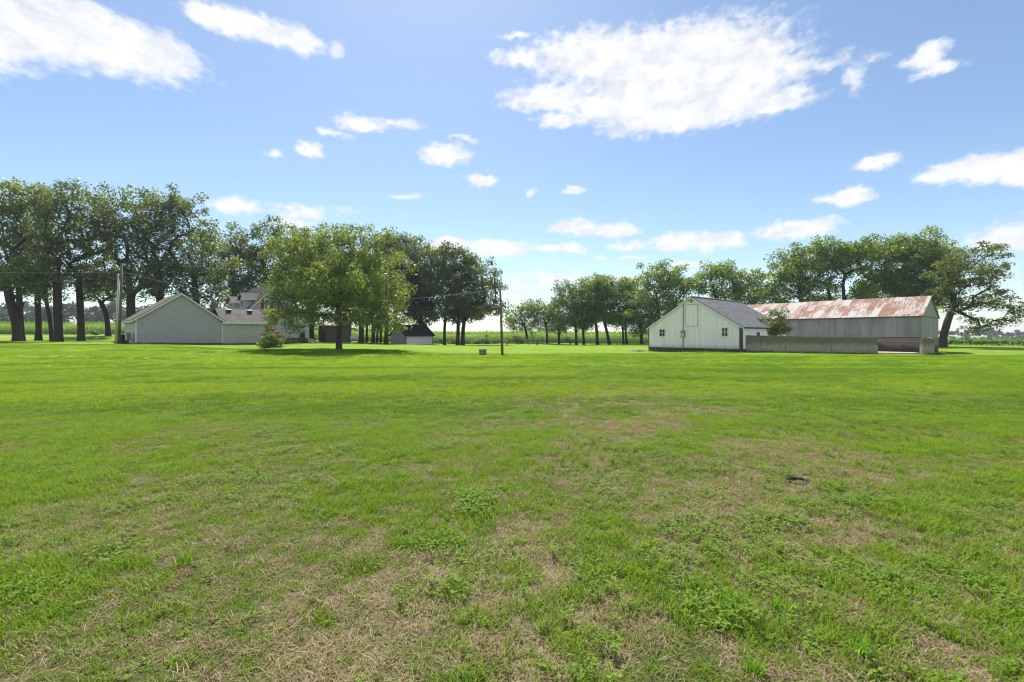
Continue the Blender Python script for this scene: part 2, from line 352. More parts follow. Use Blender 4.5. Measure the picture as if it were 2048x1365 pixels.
def concrete(name, c1, c2, dark, ztop, pink=None):
    m, nt = new_mat(name); v = coords(nt); n = noise(nt, v, 1.1, 7, .65); n2 = noise(nt, coords(nt, (5, 5, .35)), 1.2, 5, .6); n3 = noise(nt, v, 12, 4)
    col = mixc(nt, ramp(nt, n, .3, .7), c1, c2)
    s = N(nt, 'ShaderNodeSeparateXYZ'); nt.links.new(v, s.inputs[0])
    st = mth(nt, 'ADD', mth(nt, 'MULTIPLY', s.outputs[2], 1.0), mth(nt, 'MULTIPLY', n2, 1.0))
    if pink is None: f = ramp(nt, st, ztop + .05, ztop + .45)      # rain streaks running down from the top edge
    else: f = ramp(nt, mth(nt, 'ADD', s.outputs[2], mth(nt, 'MULTIPLY', n, -1.6)), pink, pink - .25)
    col = mixc(nt, mth(nt, 'MULTIPLY', f, .7), col, dark)
    f2 = ramp(nt, n, .60, .72); col = mixc(nt, mth(nt, 'MULTIPLY', f2, .55), col, dark)
    col = mixc(nt, ramp(nt, n3, .3, .75), col, mixc(nt, .5, col, dark))
    return finish(m, nt, col, .95, n3, .5, .02, spec=.15)
M['conc'] = concrete('stained_concrete', (.31, .285, .235), (.41, .375, .31), (.085, .075, .055), 1.05)
M['conc_dark'] = simple('dark_footing_concrete', (.055, .05, .045), (.10, .09, .08), ns=4, rough=.95, bump=.4)  # dark mottled concrete for footings and wall joints
M['pinkwall'] = concrete('pinkish_plastered_block', (.22, .165, .14), (.31, .25, .215), (.03, .027, .025), 2.0, pink=-.1)
M['slab'] = simple('pale_concrete_slab', (.30, .265, .22), (.40, .36, .30), ns=2, rough=.9)
def leafmat(name, c1, c2, trans=.45, c3=None):
    m, nt = new_mat(name); a = N(nt, 'ShaderNodeAttribute', attribute_name='tint')
    col = mixc(nt, a.outputs['Fac'], c1, c2)
    d = N(nt, 'ShaderNodeBsdfPrincipled'); d.inputs['Roughness'].default_value = .5; d.inputs['Specular IOR Level'].default_value = .38
    nt.links.new(col, d.inputs['Base Color'])
    t = N(nt, 'ShaderNodeBsdfTranslucent'); tcol = mixc(nt, 1.0, col, (1.5, 1.35, .5), 'MULTIPLY'); nt.links.new(tcol, t.inputs[0])
    mx_ = N(nt, 'ShaderNodeMixShader'); mx_.inputs[0].default_value = trans; nt.links.new(d.outputs[0], mx_.inputs[1]); nt.links.new(t.outputs[0], mx_.inputs[2])
    o = N(nt, 'ShaderNodeOutputMaterial'); nt.links.new(mx_.outputs[0], o.inputs[0]); return m
M['oak'] = leafmat('oak_leaves', (.055, .090, .030), (.160, .215, .060), .5)
M['oakdark'] = leafmat('dark_leaves', (.026, .046, .020), (.055, .085, .030), .3)
M['walnut'] = leafmat('walnut_leaves', (.075, .145, .022), (.195, .275, .050), .5)
M['bigleaf'] = leafmat('yellowish_tree_leaves', (.090, .155, .038), (.215, .275, .080), .5)
M['bush'] = leafmat('bush_leaves', (.06, .12, .022), (.15, .22, .045), .42)
M['pinkflower'] = leafmat('dusty_pink_leaves', (.14, .08, .07), (.16, .16, .08), .35)
M['farwood'] = leafmat('far_wood_leaves', (.035, .06, .03), (.075, .11, .045), .3)
M['corn'] = leafmat('corn_leaves', (.12, .24, .02), (.22, .36, .04), .5)
M['soy'] = leafmat('bean_leaves', (.07, .15, .025), (.11, .20, .035), .4)
def grassmat(name, ca, cb, cc_, trans=.4):
    m, nt = new_mat(name); oi = N(nt, 'ShaderNodeObjectInfo'); a = N(nt, 'ShaderNodeAttribute', attribute_name='tint')
    col = mixc(nt, oi.outputs['Random'], ca, cb); col = mixc(nt, a.outputs['Fac'], col, cc_)
    d = N(nt, 'ShaderNodeBsdfPrincipled'); d.inputs['Roughness'].default_value = .6; d.inputs['Specular IOR Level'].default_value = .12
    nt.links.new(col, d.inputs['Base Color'])
    t = N(nt, 'ShaderNodeBsdfTranslucent'); tcol = mixc(nt, 1.0, col, (1.35, 1.3, .6), 'MULTIPLY'); nt.links.new(tcol, t.inputs[0])
    mx_ = N(nt, 'ShaderNodeMixShader'); mx_.inputs[0].default_value = trans; nt.links.new(d.outputs[0], mx_.inputs[1]); nt.links.new(t.outputs[0], mx_.inputs[2])
    o = N(nt, 'ShaderNodeOutputMaterial'); nt.links.new(mx_.outputs[0], o.inputs[0]); return m
M['grass'] = grassmat('turf_blades', (.09, .20, .013), (.19, .305, .018), (.23, .31, .035), .45)
M['grassfar'] = grassmat('turf_blades_far', (.155, .28, .012), (.22, .325, .015), (.25, .33, .03), .47)
M['straw'] = grassmat('straw_blades', (.25, .20, .105), (.44, .38, .235), (.13, .085, .045), .25)
M['weed'] = grassmat('weed_leaves', (.055, .135, .014), (.17, .29, .022), (.18, .26, .04), .4); M['clover'] = grassmat('clover_leaves', (.06, .145, .012), (.13, .235, .016), (.16, .25, .03), .4)
def groundmat():
    m, nt = new_mat('lawn_soil_and_turf'); t = N(nt, 'ShaderNodeTexCoord'); P_ = t.outputs['Object']
    a = N(nt, 'ShaderNodeAttribute', attribute_name='dry'); b = N(nt, 'ShaderNodeAttribute', attribute_name='far'); c = N(nt, 'ShaderNodeAttribute', attribute_name='crop')
    n = noise(nt, P_, 38, 5, .7); n2 = noise(nt, P_, .35, 5, .6); n3 = noise(nt, P_, 3.2, 4)
    mp = N(nt, 'ShaderNodeMapping'); mp.inputs['Scale'].default_value = (.02, .22, 1); mp.inputs['Rotation'].default_value = (0, 0, R(3)); nt.links.new(P_, mp.inputs[0])
    st = noise(nt, mp.outputs[0], 1.4, 4, .6)
    near = mixc(nt, ramp(nt, n, .35, .65), (.035, .045, .015), (.085, .10, .03))
    dry = mixc(nt, ramp(nt, n, .3, .7), (.055, .042, .026), (.26, .21, .135))
    nearc = mixc(nt, a.outputs['Fac'], near, dry)
    farc = mixc(nt, ramp(nt, n2, .38, .62), (.115, .205, .011), (.160, .25, .013))
    farc = mixc(nt, mth(nt, 'MULTIPLY', ramp(nt, st, .42, .62), .6), farc, (.075, .155, .010))
    farc = mixc(nt, mth(nt, 'MULTIPLY', ramp(nt, n3, .45, .75), .35), farc, (.21, .27, .025))
    farc = mixc(nt, mth(nt, 'MULTIPLY', a.outputs['Fac'], .9), farc, (.26, .22, .10))
    col = mixc(nt, b.outputs['Fac'], nearc, farc)
    col = mixc(nt, c.outputs['Fac'], col, (.06, .085, .025))
    return finish(m, nt, col, .95, n, .8, .03, spec=.1)
M['ground'] = groundmat()

# ================================================================== ground sheet
def make_ground():
    nr, na = 330, 720
    rr = np.concatenate([[0.0], np.geomspace(.6, 1700, nr)])
    ang = np.linspace(-math.pi, math.pi, na, endpoint=False)
    X = rr[1:, None] * np.sin(ang)[None]; Y = rr[1:, None] * np.cos(ang)[None]
    X = X.ravel(); Y = Y.ravel(); Z = gz(X, Y)
    Z = Z + (fbm(X * .8, Y * .8, 3) - .5) * .05 * sstep(1, 3, np.hypot(X, Y)) + (fbm(X * .07, Y * .07, 2) - .5) * .15 * sstep(8, 20, np.hypot(X, Y)) * (1 - sstep(38, 42, Y))
    # little burrow in the turf
    rb = np.hypot((X - HOLE[0]) / .10, (Y - HOLE[1]) / .07)
    Z = Z - .13 * np.clip(1.25 - rb, 0, 1)
    V = np.column_stack([X, Y, Z]); V = np.vstack([V, [[0, 0, 0]]])
    i = np.arange(nr - 1)[:, None]; j = np.arange(na)[None]; j2 = (j + 1) % na
    Fq = np.stack([i*na+j + 0*j, i*na+j2, (i+1)*na+j2, (i+1)*na+j], -1).reshape(-1, 4)
    me = bpy.data.meshes.new('ground'); c = nr * na
    tri = np.column_stack([np.full(na, c), (np.arange(na)+1) % na, np.arange(na)])
    loops = np.concatenate([Fq.ravel(), tri.ravel()]).astype(np.int32)
    starts = np.concatenate([np.arange(len(Fq)) * 4, len(Fq) * 4 + np.arange(na) * 3]).astype(np.int32)
    me.vertices.add(len(V)); me.vertices.foreach_set('co', V.astype(np.float32).ravel())
    me.loops.add(len(loops)); me.loops.foreach_set('vertex_index', loops)
    me.polygons.add(len(starts)); me.polygons.foreach_set('loop_start', starts); me.update(calc_edges=True)
    me.polygons.foreach_set('use_smooth', np.ones(len(starts), bool))
    rad = np.hypot(V[:, 0], V[:, 1])
    fr = sstep(9, 30, rad); dr = dryness(V[:, 0], V[:, 1])
    # worn drive at the far left and bare dirt around the hole
    dr = np.maximum(dr, sstep(0, 2, 5 - np.abs(V[:, 1] - 70)) * sstep(0, 3, -62 - V[:, 0]) * .8)
    cr = np.maximum(sstep(94, 97, V[:, 1]) * sstep(-60, -50, V[:, 0] * 1.0) * (1 - sstep(40, 60, V[:, 0])), sstep(86, 92, V[:, 1]) * (V[:, 0] < -45))
    for nm, val in (('dry', dr), ('far', fr), ('crop', cr)):
        at_ = me.attributes.new(nm, 'FLOAT', 'POINT'); at_.data.foreach_set('value', val.astype(np.float32))
    me.materials.append(M['ground'])
    # normals up
    o = bpy.data.objects.new('ground', me); COL.objects.link(o); tag(o, kind='structure')
    if me.polygons[5].normal.z < 0: me.flip_normals()
    return o
HOLE = (at(1593, 4.95), 4.95)
ground = make_ground()
from mathutils.bvhtree import BVHTree
def surf(x, y): return g0(x, y)

# ================================================================== buildings
def frame_obj(name, p, ax, z):
    return empty(name, (p[0], p[1], z), math.atan2(ax[1], ax[0]))
def uv_planar(o, udir, vdir):
    me = o.data; uv = me.uv_layers.new(name='UVMap'); 
    for l in me.loops:
        c = me.vertices[l.vertex_index].co; uv.data[l.index].uv = (c.dot(udir), c.dot(vdir))
def roof_slope(name, parent, mat, x0, x1, y0, y1, z0, z1, axis, th=.09):
    """slope between eave edge and ridge edge. axis 'x': slope rises along x (x0 eave, x1 ridge), runs y0..y1. axis 'y' likewise."""
    mb = MB()
    if axis == 'x':
        a = [(x0, y0, z0), (x1, y0, z1), (x1, y1, z1), (x0, y1, z0)]; ud = Vector((0, 1, 0)); vd = Vector((x1-x0, 0, z1-z0)).normalized()
    else:
        a = [(x0, y0, z0), (x1, y0, z0), (x1, y1, z1), (x0, y1, z1)]; ud = Vector((1, 0, 0)); vd = Vector((0, y1-y0, z1-z0)).normalized()
    mb.add(a + [(p[0], p[1], p[2] - th) for p in a], [(0,1,2,3),(7,6,5,4),(0,4,5,1),(1,5,6,2),(2,6,7,3),(3,7,4,0)])
    o = mb.build(name, mat, parent); uv_planar(o, ud, vd); return o
def lap_wall(name, parent, mat, prof, z0, z1, y, side=-1, course=.13, proud=.018, axis='x', back=.12):
    """lap siding; prof(z)->(u0,u1). faces side*(axis normal) at coordinate y"""
    V = []; Fs = []; z = z0
    def P3(u, o_, zz): return (u, y + side * o_, zz) if axis == 'x' else (y + side * o_, u, zz)
    while z < z1 - 1e-4:
        zt = min(z + course, z1); a0, a1 = prof(z); b0, b1 = prof(zt)
        if b1 - b0 < .01: b0 = b1 = (b0 + b1) / 2
        b = len(V)
        V += [P3(a0, proud, z), P3(a1, proud, z), P3(b1, .002, zt), P3(b0, .002, zt), P3(a0, 0, z), P3(a1, 0, z)]
        Fs += [(b, b+1, b+2, b+3), (b+4, b+5, b+1, b)]
        z = zt
    # solid back
    b = len(V); nz_ = 2
    pts = [z0]
    for k in (z0, z1): pass
    zs = sorted({z0, z1} | ({EAVEBREAK} if z0 < EAVEBREAK < z1 else set()))
    L = [(prof(q)[0], q) for q in zs]; Rr = [(prof(q)[1], q) for q in zs][::-1]
    poly = L + Rr; n = len(poly)
    V += [P3(u, 0, q) for u, q in poly] + [P3(u, -back, q) for u, q in poly]
    Fs += [tuple(b+i for i in range(n)), tuple(b+2*n-1-i for i in range(n))] + [(b+i, b+(i+1) % n, b+n+(i+1) % n, b+n+i) for i in range(n)]
    return mesh_obj(name, V, Fs, mat, parent)
EAVEBREAK = 0
G = (.695, .719); SD = (-.719, .695)
# ---------------- garage
def garage():
    global EAVEBREAK
    zb = .66
    g = frame_obj('garage', (-36.7, 43.9), G, zb)
    tag(g, 'grey lap sided garage with white rake trim, gable end towards the lawn', 'garage')
    Wd, Dp, E, Pk = 7.29, 9.1, 2.55, 5.22; EAVEBREAK = E
    def prof(z): return (0, Wd) if z <= E else ((z-E)/(Pk-E)*Wd/2, Wd-(z-E)/(Pk-E)*Wd/2)
    lap_wall('gable_wall', g, M['siding'], prof, .12, Pk, 0)
    lap_wall('side_wall', g, M['siding2'], lambda z: (0, Dp), .12, E, 0, axis='y')
    lap_wall('side_wall', g, M['siding'], lambda z: (0, Dp), .12, E, Wd, side=1, axis='y')
    lap_wall('back_wall', g, M['siding'], prof, .12, Pk, Dp, side=1)
    mb = MB(); mb.box(-.02, Wd+.02, -.02, Dp+.02, -.5, .12); mb.build('foundation', M['conc_dark'], g)
    rise = Pk - E; k = rise / (Wd/2); ov = .32
    for s in (0, 1):
        e = -ov if s == 0 else Wd + ov
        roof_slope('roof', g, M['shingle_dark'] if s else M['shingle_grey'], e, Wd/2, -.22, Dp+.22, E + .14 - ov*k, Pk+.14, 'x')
    for s in (0, 1):        # rake boards
        mb = MB(); x0 = -ov if s == 0 else Wd+ov; z0 = E - ov*k + .05
        mb.prism([(x0, z0-.14), (Wd/2, Pk+.05-.14), (Wd/2, Pk+.06), (x0, z0+.01)], 'y', -.25, -.2); mb.build('rake_board', M['trim'], g)
        mb = MB(); mb.box(x0-.03 if s == 0 else x0, x0 if s == 0 else x0+.03, -.25, Dp+.22, z0-.14, z0+.01); mb.build('fascia', M['trim'], g)
        mb = MB(); a, b = sorted((x0, 0 if s == 0 else Wd)); mb.box(a, b, -.2, Dp+.2, z0-.12, z0-.10); mb.build('soffit', M['siding2'], g)
    for x in (-.03, Wd-.06):
        mb = MB(); mb.box(x, x+.09, -.035, .05, .12, E+.02); mb.build('corner_board', M['trim'], g)
    return g
garage()
# meter cabinets by the garage side
def side_units():
    t = frame_obj('utility_cabinet', (-37.45, 44.1), G, .72); tag(t, 'grey green meter cabinet by the left wall of the grey garage', 'cabinet')
    mb = MB(); mb.box(-.2, .12, .5, 1.3, .35, 1.15); mb.build('cabinet_body', M['metalbox'], t)
    mb = MB(); mb.box(-.225, -.2, .55, 1.25, .4, 1.1); mb.build('door', M['galv'], t)
    for q in (.6, 1.1):
        mb = MB(); mb.box(-.1, 0, q, q+.1, -.3, .35); mb.build('leg', M['black'], t)
    t = frame_obj('outdoor_bin', (-39.35, 45.6), G, .74); tag(t, 'narrow black bin standing at the far left corner of the garage', 'bin')
    mb = MB(); mb.prism([(-.22, 0), (.22, 0), (.28, .85), (-.28, .85)], 'y', -.25, .25); mb.build('bin_body', M['black'], t)
    mb = MB(); mb.prism([(-.31, .85), (.31, .85), (.28, .92), (-.28, .94)], 'y', -.29, .29); mb.build('lid', M['black'], t)
side_units()
# ---------------- low connector wing
def wing():
    global EAVEBREAK; EAVEBREAK = 99
    w = frame_obj('low_wing', (-31.60, 49.10), G, .6)
    tag(w, 'low grey lap sided wing with grey brown shingle roof, right of the garage', 'building')
    L, E, Dp = 4.25, 2.33, 6.0
    lap_wall('front_wall', w, M['siding2'], lambda z: (.03, L), .1, E, 0)
    lap_wall('end_wall', w, M['siding'], lambda z: (.13, Dp), .1, E, L-.0, side=1, axis='y')
    mb = MB(); mb.box(.03, L+.02, -.02, Dp, -.6, .1); mb.build('foundation', M['conc_dark'], w)
    roof_slope('roof', w, M['shingle_grey'], -.12, L+.2, -.25, 2.7, E+.06, E+1.76, 'y')
    roof_slope('roof', w, M['shingle_grey'], -.12, L+.2, Dp+.2, 2.702, E+.06, E+1.76, 'y')
    mb = MB(); mb.prism([(.15, E), (Dp, E), (2.7, E+1.62)], 'x', L-.1, L-.005); mb.build('gable_end', M['siding'], w)
    mb = MB(); mb.box(-.1, L+.22, -.29, -.255, E-.06, E+.09); mb.build('gutter', M['trim'], w)
    for x in (1.1, 3.25):
        mb = MB(); z = E+.06+(2.05+.25)*.576; mb.prism([(1.8, z-.3), (2.25, z-.1), (2.25, z+.22), (1.8, z+.16)], 'x', x-.2, x+.2); mb.build('roof_vent', M['black'], w)
        mb = MB(); mb.prism([(1.72, z+.16), (2.3, z+.235), (2.3, z+.27), (1.72, z+.20)], 'x', x-.24, x+.24); mb.build('vent_cap', M['trim'], w)
    mb = MB(); mb.box(-.25, .35, 3.4, 4.0, 1.8, 4.75); mb.build('chimney', M['brick'], w)
    return w
wing()
# ---------------- house
def house():
    global EAVEBREAK
    zb = .95
    h = frame_obj('farmhouse', (-32.8, 54.0), G, zb)
    tag(h, 'pale grey farmhouse with steep gable, dormers and red shutters behind the leafy tree', 'house')
    Wd, Dp, E, Pk = 8.3, 9.5, 2.55, 7.1; EAVEBREAK = E
    def prof(z): return (0, Wd) if z <= E else ((z-E)/(Pk-E)*Wd/2, Wd-(z-E)/(Pk-E)*Wd/2)
    lap_wall('gable_wall', h, M['siding2'], prof, .3, Pk, 0, course=.15)
    lap_wall('side_wall', h, M['siding2'], lambda z: (0, Dp), .3, E, 0, axis='y', course=.15)
    lap_wall('side_wall', h, M['siding2'], lambda z: (0, Dp), .3, E, Wd, side=1, axis='y', course=.15)
    lap_wall('back_wall', h, M['siding2'], prof, .3, Pk, Dp, side=1, course=.15)
    mb = MB(); mb.box(-.02, Wd+.02, -.02, Dp+.02, -.9, .3); mb.build('foundation', M['conc_dark'], h)
    k = (Pk-E)/(Wd/2); ov = .35
    for s in (0, 1):
        e = -ov if s == 0 else Wd+ov
        roof_slope('roof', h, M['shingle_dark'], e, Wd/2, -.3, Dp+.3, E+.16-ov*k, Pk+.16, 'x')
        x0 = e; z0 = E-ov*k+.06
        mb = MB(); mb.prism([(x0, z0-.18), (Wd/2, Pk-.14), (Wd/2, Pk+.07), (x0, z0+.01)], 'y', -.34, -.28); mb.build('rake_board', M['trim'], h)
    # upper window with shutters
    u, zc = 3.13, 5.5 - zb
    mb = MB(); mb.box(u-.33, u+.33, -.05, .03, zc-.6, zc+.6); fr = mb.build('window', M['trim'], h)
    mb = MB(); mb.box(u-.25, u+.25, -.07, -.052, zc-.52, zc-.03); mb.box(u-.25, u+.25, -.07, -.052, zc+.03, zc+.52); mb.build('pane', M['glass'], fr)
    for s in (-1, 1):
        mb = MB(); a = u + s*.35; b = u + s*.70; a, b = min(a, b), max(a, b); mb.box(a, b, -.055, .03, zc-.6, zc+.6)
        mb.build('shutter', M['redshut'], h)
    # front bump-out
    y0 = -2.0; a, b, e2, p2 = 3.57, 7.42, 3.93-zb, 5.5-zb; EAVEBREAK = e2
    def pr2(z): return (a, b) if z <= e2 else (a+(z-e2)/(p2-e2)*(b-a)/2, b-(z-e2)/(p2-e2)*(b-a)/2)
    lap_wall('porch_gable', h, M['siding2'], pr2, .3, p2, y0, course=.15)
    EAVEBREAK = 99
    lap_wall('porch_wall', h, M['siding2'], lambda z: (y0+.13, -.02), .3, e2, a, axis='y', course=.15)
    lap_wall('porch_wall', h, M['siding2'], lambda z: (y0+.13, -.02), .3, e2, b, side=1, axis='y', course=.15)
    mb = MB(); mb.box(a-.02, b+.02, y0-.02, -.03, -.9, .3); mb.build('porch_foundation', M['conc_dark'], h)
    k2 = (p2-e2)/((b-a)/2); m_ = (a+b)/2
    for s in (0, 1):
        e = a-.3 if s == 0 else b+.3
        roof_slope('porch_roof', h, M['shingle_dark'], e, m_, y0-.25, -.06, e2+.12-.3*k2, p2+.12, 'x')
        mb = MB(); z0 = e2-.3*k2+.02; mb.prism([(e, z0-.16), (m_, p2-.14), (m_, p2+.04), (e, z0+.01)], 'y', y0-.29, y0-.24); mb.build('porch_rake', M['trim'], h)
    mb = MB(); mb.box(6.3, 6.95, y0-.04, y0+.02, .35, 1.0); mb.build('cellar_window', M['black'], h)
    # dormers on the left slope
    for (yc, wd, xf, zt) in ((1.9, 1.7, .85, 5.2), (5.0, 2.2, .4, 4.9)):
        z0 = E + xf*k
        EAVEBREAK = 99
        xr = (zt-E)/k
        mb = MB(); mb.box(xf, xr+.3, yc-wd/2, yc+wd/2, z0-.4, zt-.05); d = mb.build('dormer', M['siding2'], h)
        mb = MB(); mb.box(xf-.03, xf, yc-.35, yc+.35, z0+.2, zt-.25); mb.build('window', M['glass'], d)
        xr2 = (zt+.75-E)/k
        roof_slope('dormer_roof', d, M['shingle_grey'], xf-.25, xr2+.2, yc-wd/2-.25, yc, zt-.08, zt+.75, 'y', .07)
        roof_slope('dormer_roof', d, M['shingle_grey'], xf-.25, xr2+.2, yc+wd/2+.25, yc+.002, zt-.08, zt+.75, 'y', .07)
        mb = MB(); mb.prism([(yc-wd/2, zt-.05), (yc+wd/2, zt-.05), (yc, zt+.62)], 'x', xf, xf+.1); mb.build('dormer_gable', M['trim'], d)
        mb = MB(); mb.box(xf-.27, xr+.1, yc-wd/2-.28, yc-wd/2-.25, zt-.2, zt-.06); mb.build('dormer_fascia', M['trim'], d)
    return h
house()
# ---------------- white barn
A = (.637, -.771); B = (.771, .637)
def barn():
    b = frame_obj('white_barn', (15.09, 49.6), A, -.02)
    tag(b, 'white board sided barn with slate grey roof beside the concrete yard wall', 'barn')
    Wd, Dp, E, Pk = 9.9, 10.75, 2.42, 5.45; z0 = .33
    mb = MB(); mb.prism([(0, z0), (Wd, z0), (Wd, E), (Wd/2, Pk), (0, E)], 'y', 0, .12); mb.build('gable_wall', M['whiteboard'], b)
    mb = MB(); x = .3          # raised board joints
    while x < Wd - .1:
        zt = E + min(x, Wd-x)/(Wd/2)*(Pk-E) - .12; mb.box(x-.018, x+.018, -.022, .0, z0, zt); x += .3
    o = mb.build('battens', M['whiteboard'], b)
    mb = MB(); mb.prism([(0, z0), (Wd, z0), (Wd, E), (Wd/2, Pk), (0, E)], 'y', Dp-.12, Dp); mb.build('back_wall', M['whiteboard'], b)
    for xx in (0, Wd-.1):
        mb = MB(); mb.box(xx, xx+.1, .12, Dp-.12, z0, E-.02); mb.build('side_wall', M['whiteside'], b)
    mb = MB(); y = .5
    while y < Dp: mb.box(Wd, Wd+.02, y-.02, y+.02, z0, E-.2); y += .3
    mb.build('side_battens', M['whiteside'], b)
    mb = MB(); mb.box(-.03, Wd+.03, -.05, Dp+.03, -.6, z0); mb.build('foundation', M['conc_dark'], b)
    k = (Pk-E)/(Wd/2); ov = .25
    for s in (0, 1):
        e = -ov if s == 0 else Wd+ov
        roof_slope('roof', b, M['shingle_barn'], e, Wd/2, -.15, Dp+.15, E+.12-ov*k, Pk+.12, 'x', .08)
        zz = E-ov*k+.04
        mb = MB(); mb.prism([(e, zz-.10), (Wd/2, Pk-.07), (Wd/2, Pk+.05), (e, zz)], 'y', -.18, -.13); mb.build('rake_board', M['whiteboard'], b)
    mb = MB(); mb.box(Wd/2-.14, Wd/2+.14, -.16, Dp+.16, Pk+.10, Pk+.17); mb.build('ridge_cap', M['galv'], b)
    mb = MB(); y = .3
    while y < Dp: mb.box(Wd, Wd+.24, y, y+.06, E-.14, E-.05); y += .6
    mb.box(Wd, Wd+.03, .3, Dp-.2, E-.05, E-.0); mb.box(Wd, Wd+.03, .3, Dp-.2, E-.16, E-.14); mb.build('rafter_ends', M['oldwood'], b)
    for x in (-.035, Wd-.20):
        mb = MB(); mb.box(x if x < 0 else Wd-.18, x+.07 if x < 0 else Wd+.035, -.035, .02 if x < 0 else .25, z0, E-.05); mb.build('corner_post', M['darktrim'], b)
    # loft door: frame and panel
    def uv(px, py):
        s = (px - CX)/F; t = (s*49.6 - 15.09)/(A[0] - s*A[1]); d = 49.6 + A[1]*t; return t, EYE + (HY-py)/F*d + .02
    u0, zt = uv(1371.5, 611); u1, _ = uv(1395, 610); _, zb_ = uv(1372, 652)
    mb = MB()
    mb.box(u0, u1, -.03, -.023, zb_, zt); dr = mb.build('loft_door', M['whiteboard'], b)
    mb = MB(); t = .055
    mb.box(u0-t, u0, -.055, -.002, zb_-t, zt+t); mb.box(u1, u1+t, -.055, -.002, zb_-t, zt+t); mb.box(u0, u1, -.055, -.002, zb_-t, zb_); mb.box(u0, u1, -.055, -.002, zt, zt+t)
    mb.build('door_frame', M['siding2'], dr)
    for (pa, pb, ya, yb) in ((1319.8, 1329.8, 659.5, 672.8), (1444.5, 1455.5, 656.5, 672.5)):
        a0, z1 = uv(pa, ya); a1, z2 = uv(pb, yb)
        mb = MB(); q = .07
        mb.box(a0-q, a0, -.06, .0, z2-q, z1+q); mb.box(a1, a1+q, -.06, .0, z2-q, z1+q); mb.box(a0, a1, -.06, 0, z1, z1+q); mb.box(a0-.04, a1+.04, -.08, 0, z2-q-.03, z2)
        m1 = (a0+a1)/2; m2 = (z1+z2)/2; mb.box(m1-.025, m1+.025, -.05, -.03, z2, z1); mb.box(a0, m1-.025, -.05, -.03, m2-.02, m2+.02); mb.box(m1+.025, a1, -.05, -.03, m2-.02, m2+.02)
        w = mb.build('window', M['trim'], b)
        mb = MB(); mb.box(a0, a1, -.028, -.01, z2, z1); mb.build('pane', M['glass'], w)
    # side window
    mb = MB(); mb.box(Wd+.02, Wd+.05, 3.3, 4.0, 1.05, 1.95); w = mb.build('window', M['galv'], b)
    mb = MB(); mb.box(Wd+.05, Wd+.06, 3.36, 3.63, 1.1, 1.9); mb.box(Wd+.05, Wd+.06, 3.67, 3.94, 1.1, 1.9); mb.build('pane', M['glass'], w)
    # electric service: mast, conduit, meter box
    uc, _ = uv(1367, 660); _, ztop = uv(1367, 605); _, zb2 = uv(1367, 668)
    mb = MB(); mb.tube([(uc, -.07, 0), (uc, -.07, ztop)], .035, 8); mb.tube([(uc, -.07, ztop), (uc+.35, -.12, ztop+.12), (uc+.62, -.15, ztop+.15)], .03, 6); mb.build('conduit', M['metalbox'], b)
    mb = MB(); mb.box(uc-.2, uc+.2, -.2, -.026, zb2-.35, zb2+.32); bx = mb.build('meter_box', M['metalbox'], b)
    mb = MB(); mb.box(uc-.16, uc+.16, -.215, -.2, zb2-.3, zb2+.1); mb.build('box_door', M['galv'], bx)
    up, _ = uv(1383.5, 600); _, zp = uv(1383.5, 597)
    mb = MB(); mb.tube([(up, -.1, zp-.45), (up, -.1, zp+.05)], .05, 8); mb.tube([(up, -.1, zp-.35), (up-.15, -.22, zp-.3)], .03, 6); mb.build('insulator_bracket', M['darktrim'], b)
    return b, Vector((15.09, 49.6, 0)) + Vector((A[0], A[1], 0))*up + Vector((-B[0], -B[1], 0))*.12 + Vector((0, 0, zp-.02))
_, BARN_WIRE = barn()
# ---------------- rusty roofed long barn
def long_barn():
    L = 20.0
    p0 = (38.2 - A[0]*L, 42.0 - A[1]*L)
    b = frame_obj('long_metal_barn', p0, A, 0); tag(b, 'long grey metal barn with rust streaked roof behind the concrete yard wall', 'barn')
    Wd, E, Pk, z0 = 9.6, 3.42, 5.50, 1.40
    mb = MB(); mb.box(0, L, 0, .1, z0, E); mb.build('front_wall', M['zinc'], b)
    mb = MB(); mb.box(0, L, Wd-.1, Wd, -.3, E); mb.build('back_wall', M['zinc'], b)
    mb = MB(); mb.prism([(.1, z0), (Wd-.1, z0), (Wd-.1, E), (.1, E)], 'x', L-.1, L); mb.build('end_wall', M['zinc_end'], b)
    mb = MB(); mb.prism([(.0, E+.0), (Wd, E+.0), (Wd/2, Pk)], 'x', L-.1, L-.003); mb.build('gable', M['zinc_end'], b)
    mb = MB(); mb.prism([(.1, -.3), (Wd-.1, -.3), (Wd-.1, E), (Wd/2, Pk-.05), (.1, E)], 'x', 0, .1); mb.build('end_wall', M['zinc'], b)
    mb = MB(); mb.box(L-.0, L+.03, .0, Wd, E-.05, E+.03); mb.build('gable_band', M['wood_pole'], b)
    mb = MB(); mb.box(L, L+.035, 4.55, 4.68, z0, E-.06); mb.build('door_edge', M['galv'], b); mb = MB(); mb.box(L, L+.03, -.02, .1, z0, E-.06); mb.build('corner_trim', M['zinc_end'], b)
    k = (Pk-E)/(Wd/2)
    roof_slope('roof', b, M['rusty'], -.1, L+.12, -.15, Wd/2, E+.06-.15*k, Pk+.06, 'y', .05)
    roof_slope('roof', b, M['rusty'], -.1, L+.12, Wd+.15, Wd/2+.002, E+.06-.15*k, Pk+.06, 'y', .05)
    mb = MB(); mb.box(-.1, L+.13, -.19, -.155, E-.10, E+.0); mb.build('eave_board', M['oldwood'], b)
    mb = MB(); mb.box(0, L, .0, .25, -.5, z0); mb.box(L-.25, L, .25, Wd, -.5, z0); mb.build('foundation', M['pinkwall'], b)
    mb = MB(); mb.box(L-4, L-.2, -.05, -.001, 1.02, 1.07); mb.build('ledge_board', M['slab'], b)
    mb = MB(); mb.box(0, L+.02, -.03, 0, z0-.06, z0+.02); mb.build('sill_board', M['oldwood'], b)
long_barn()
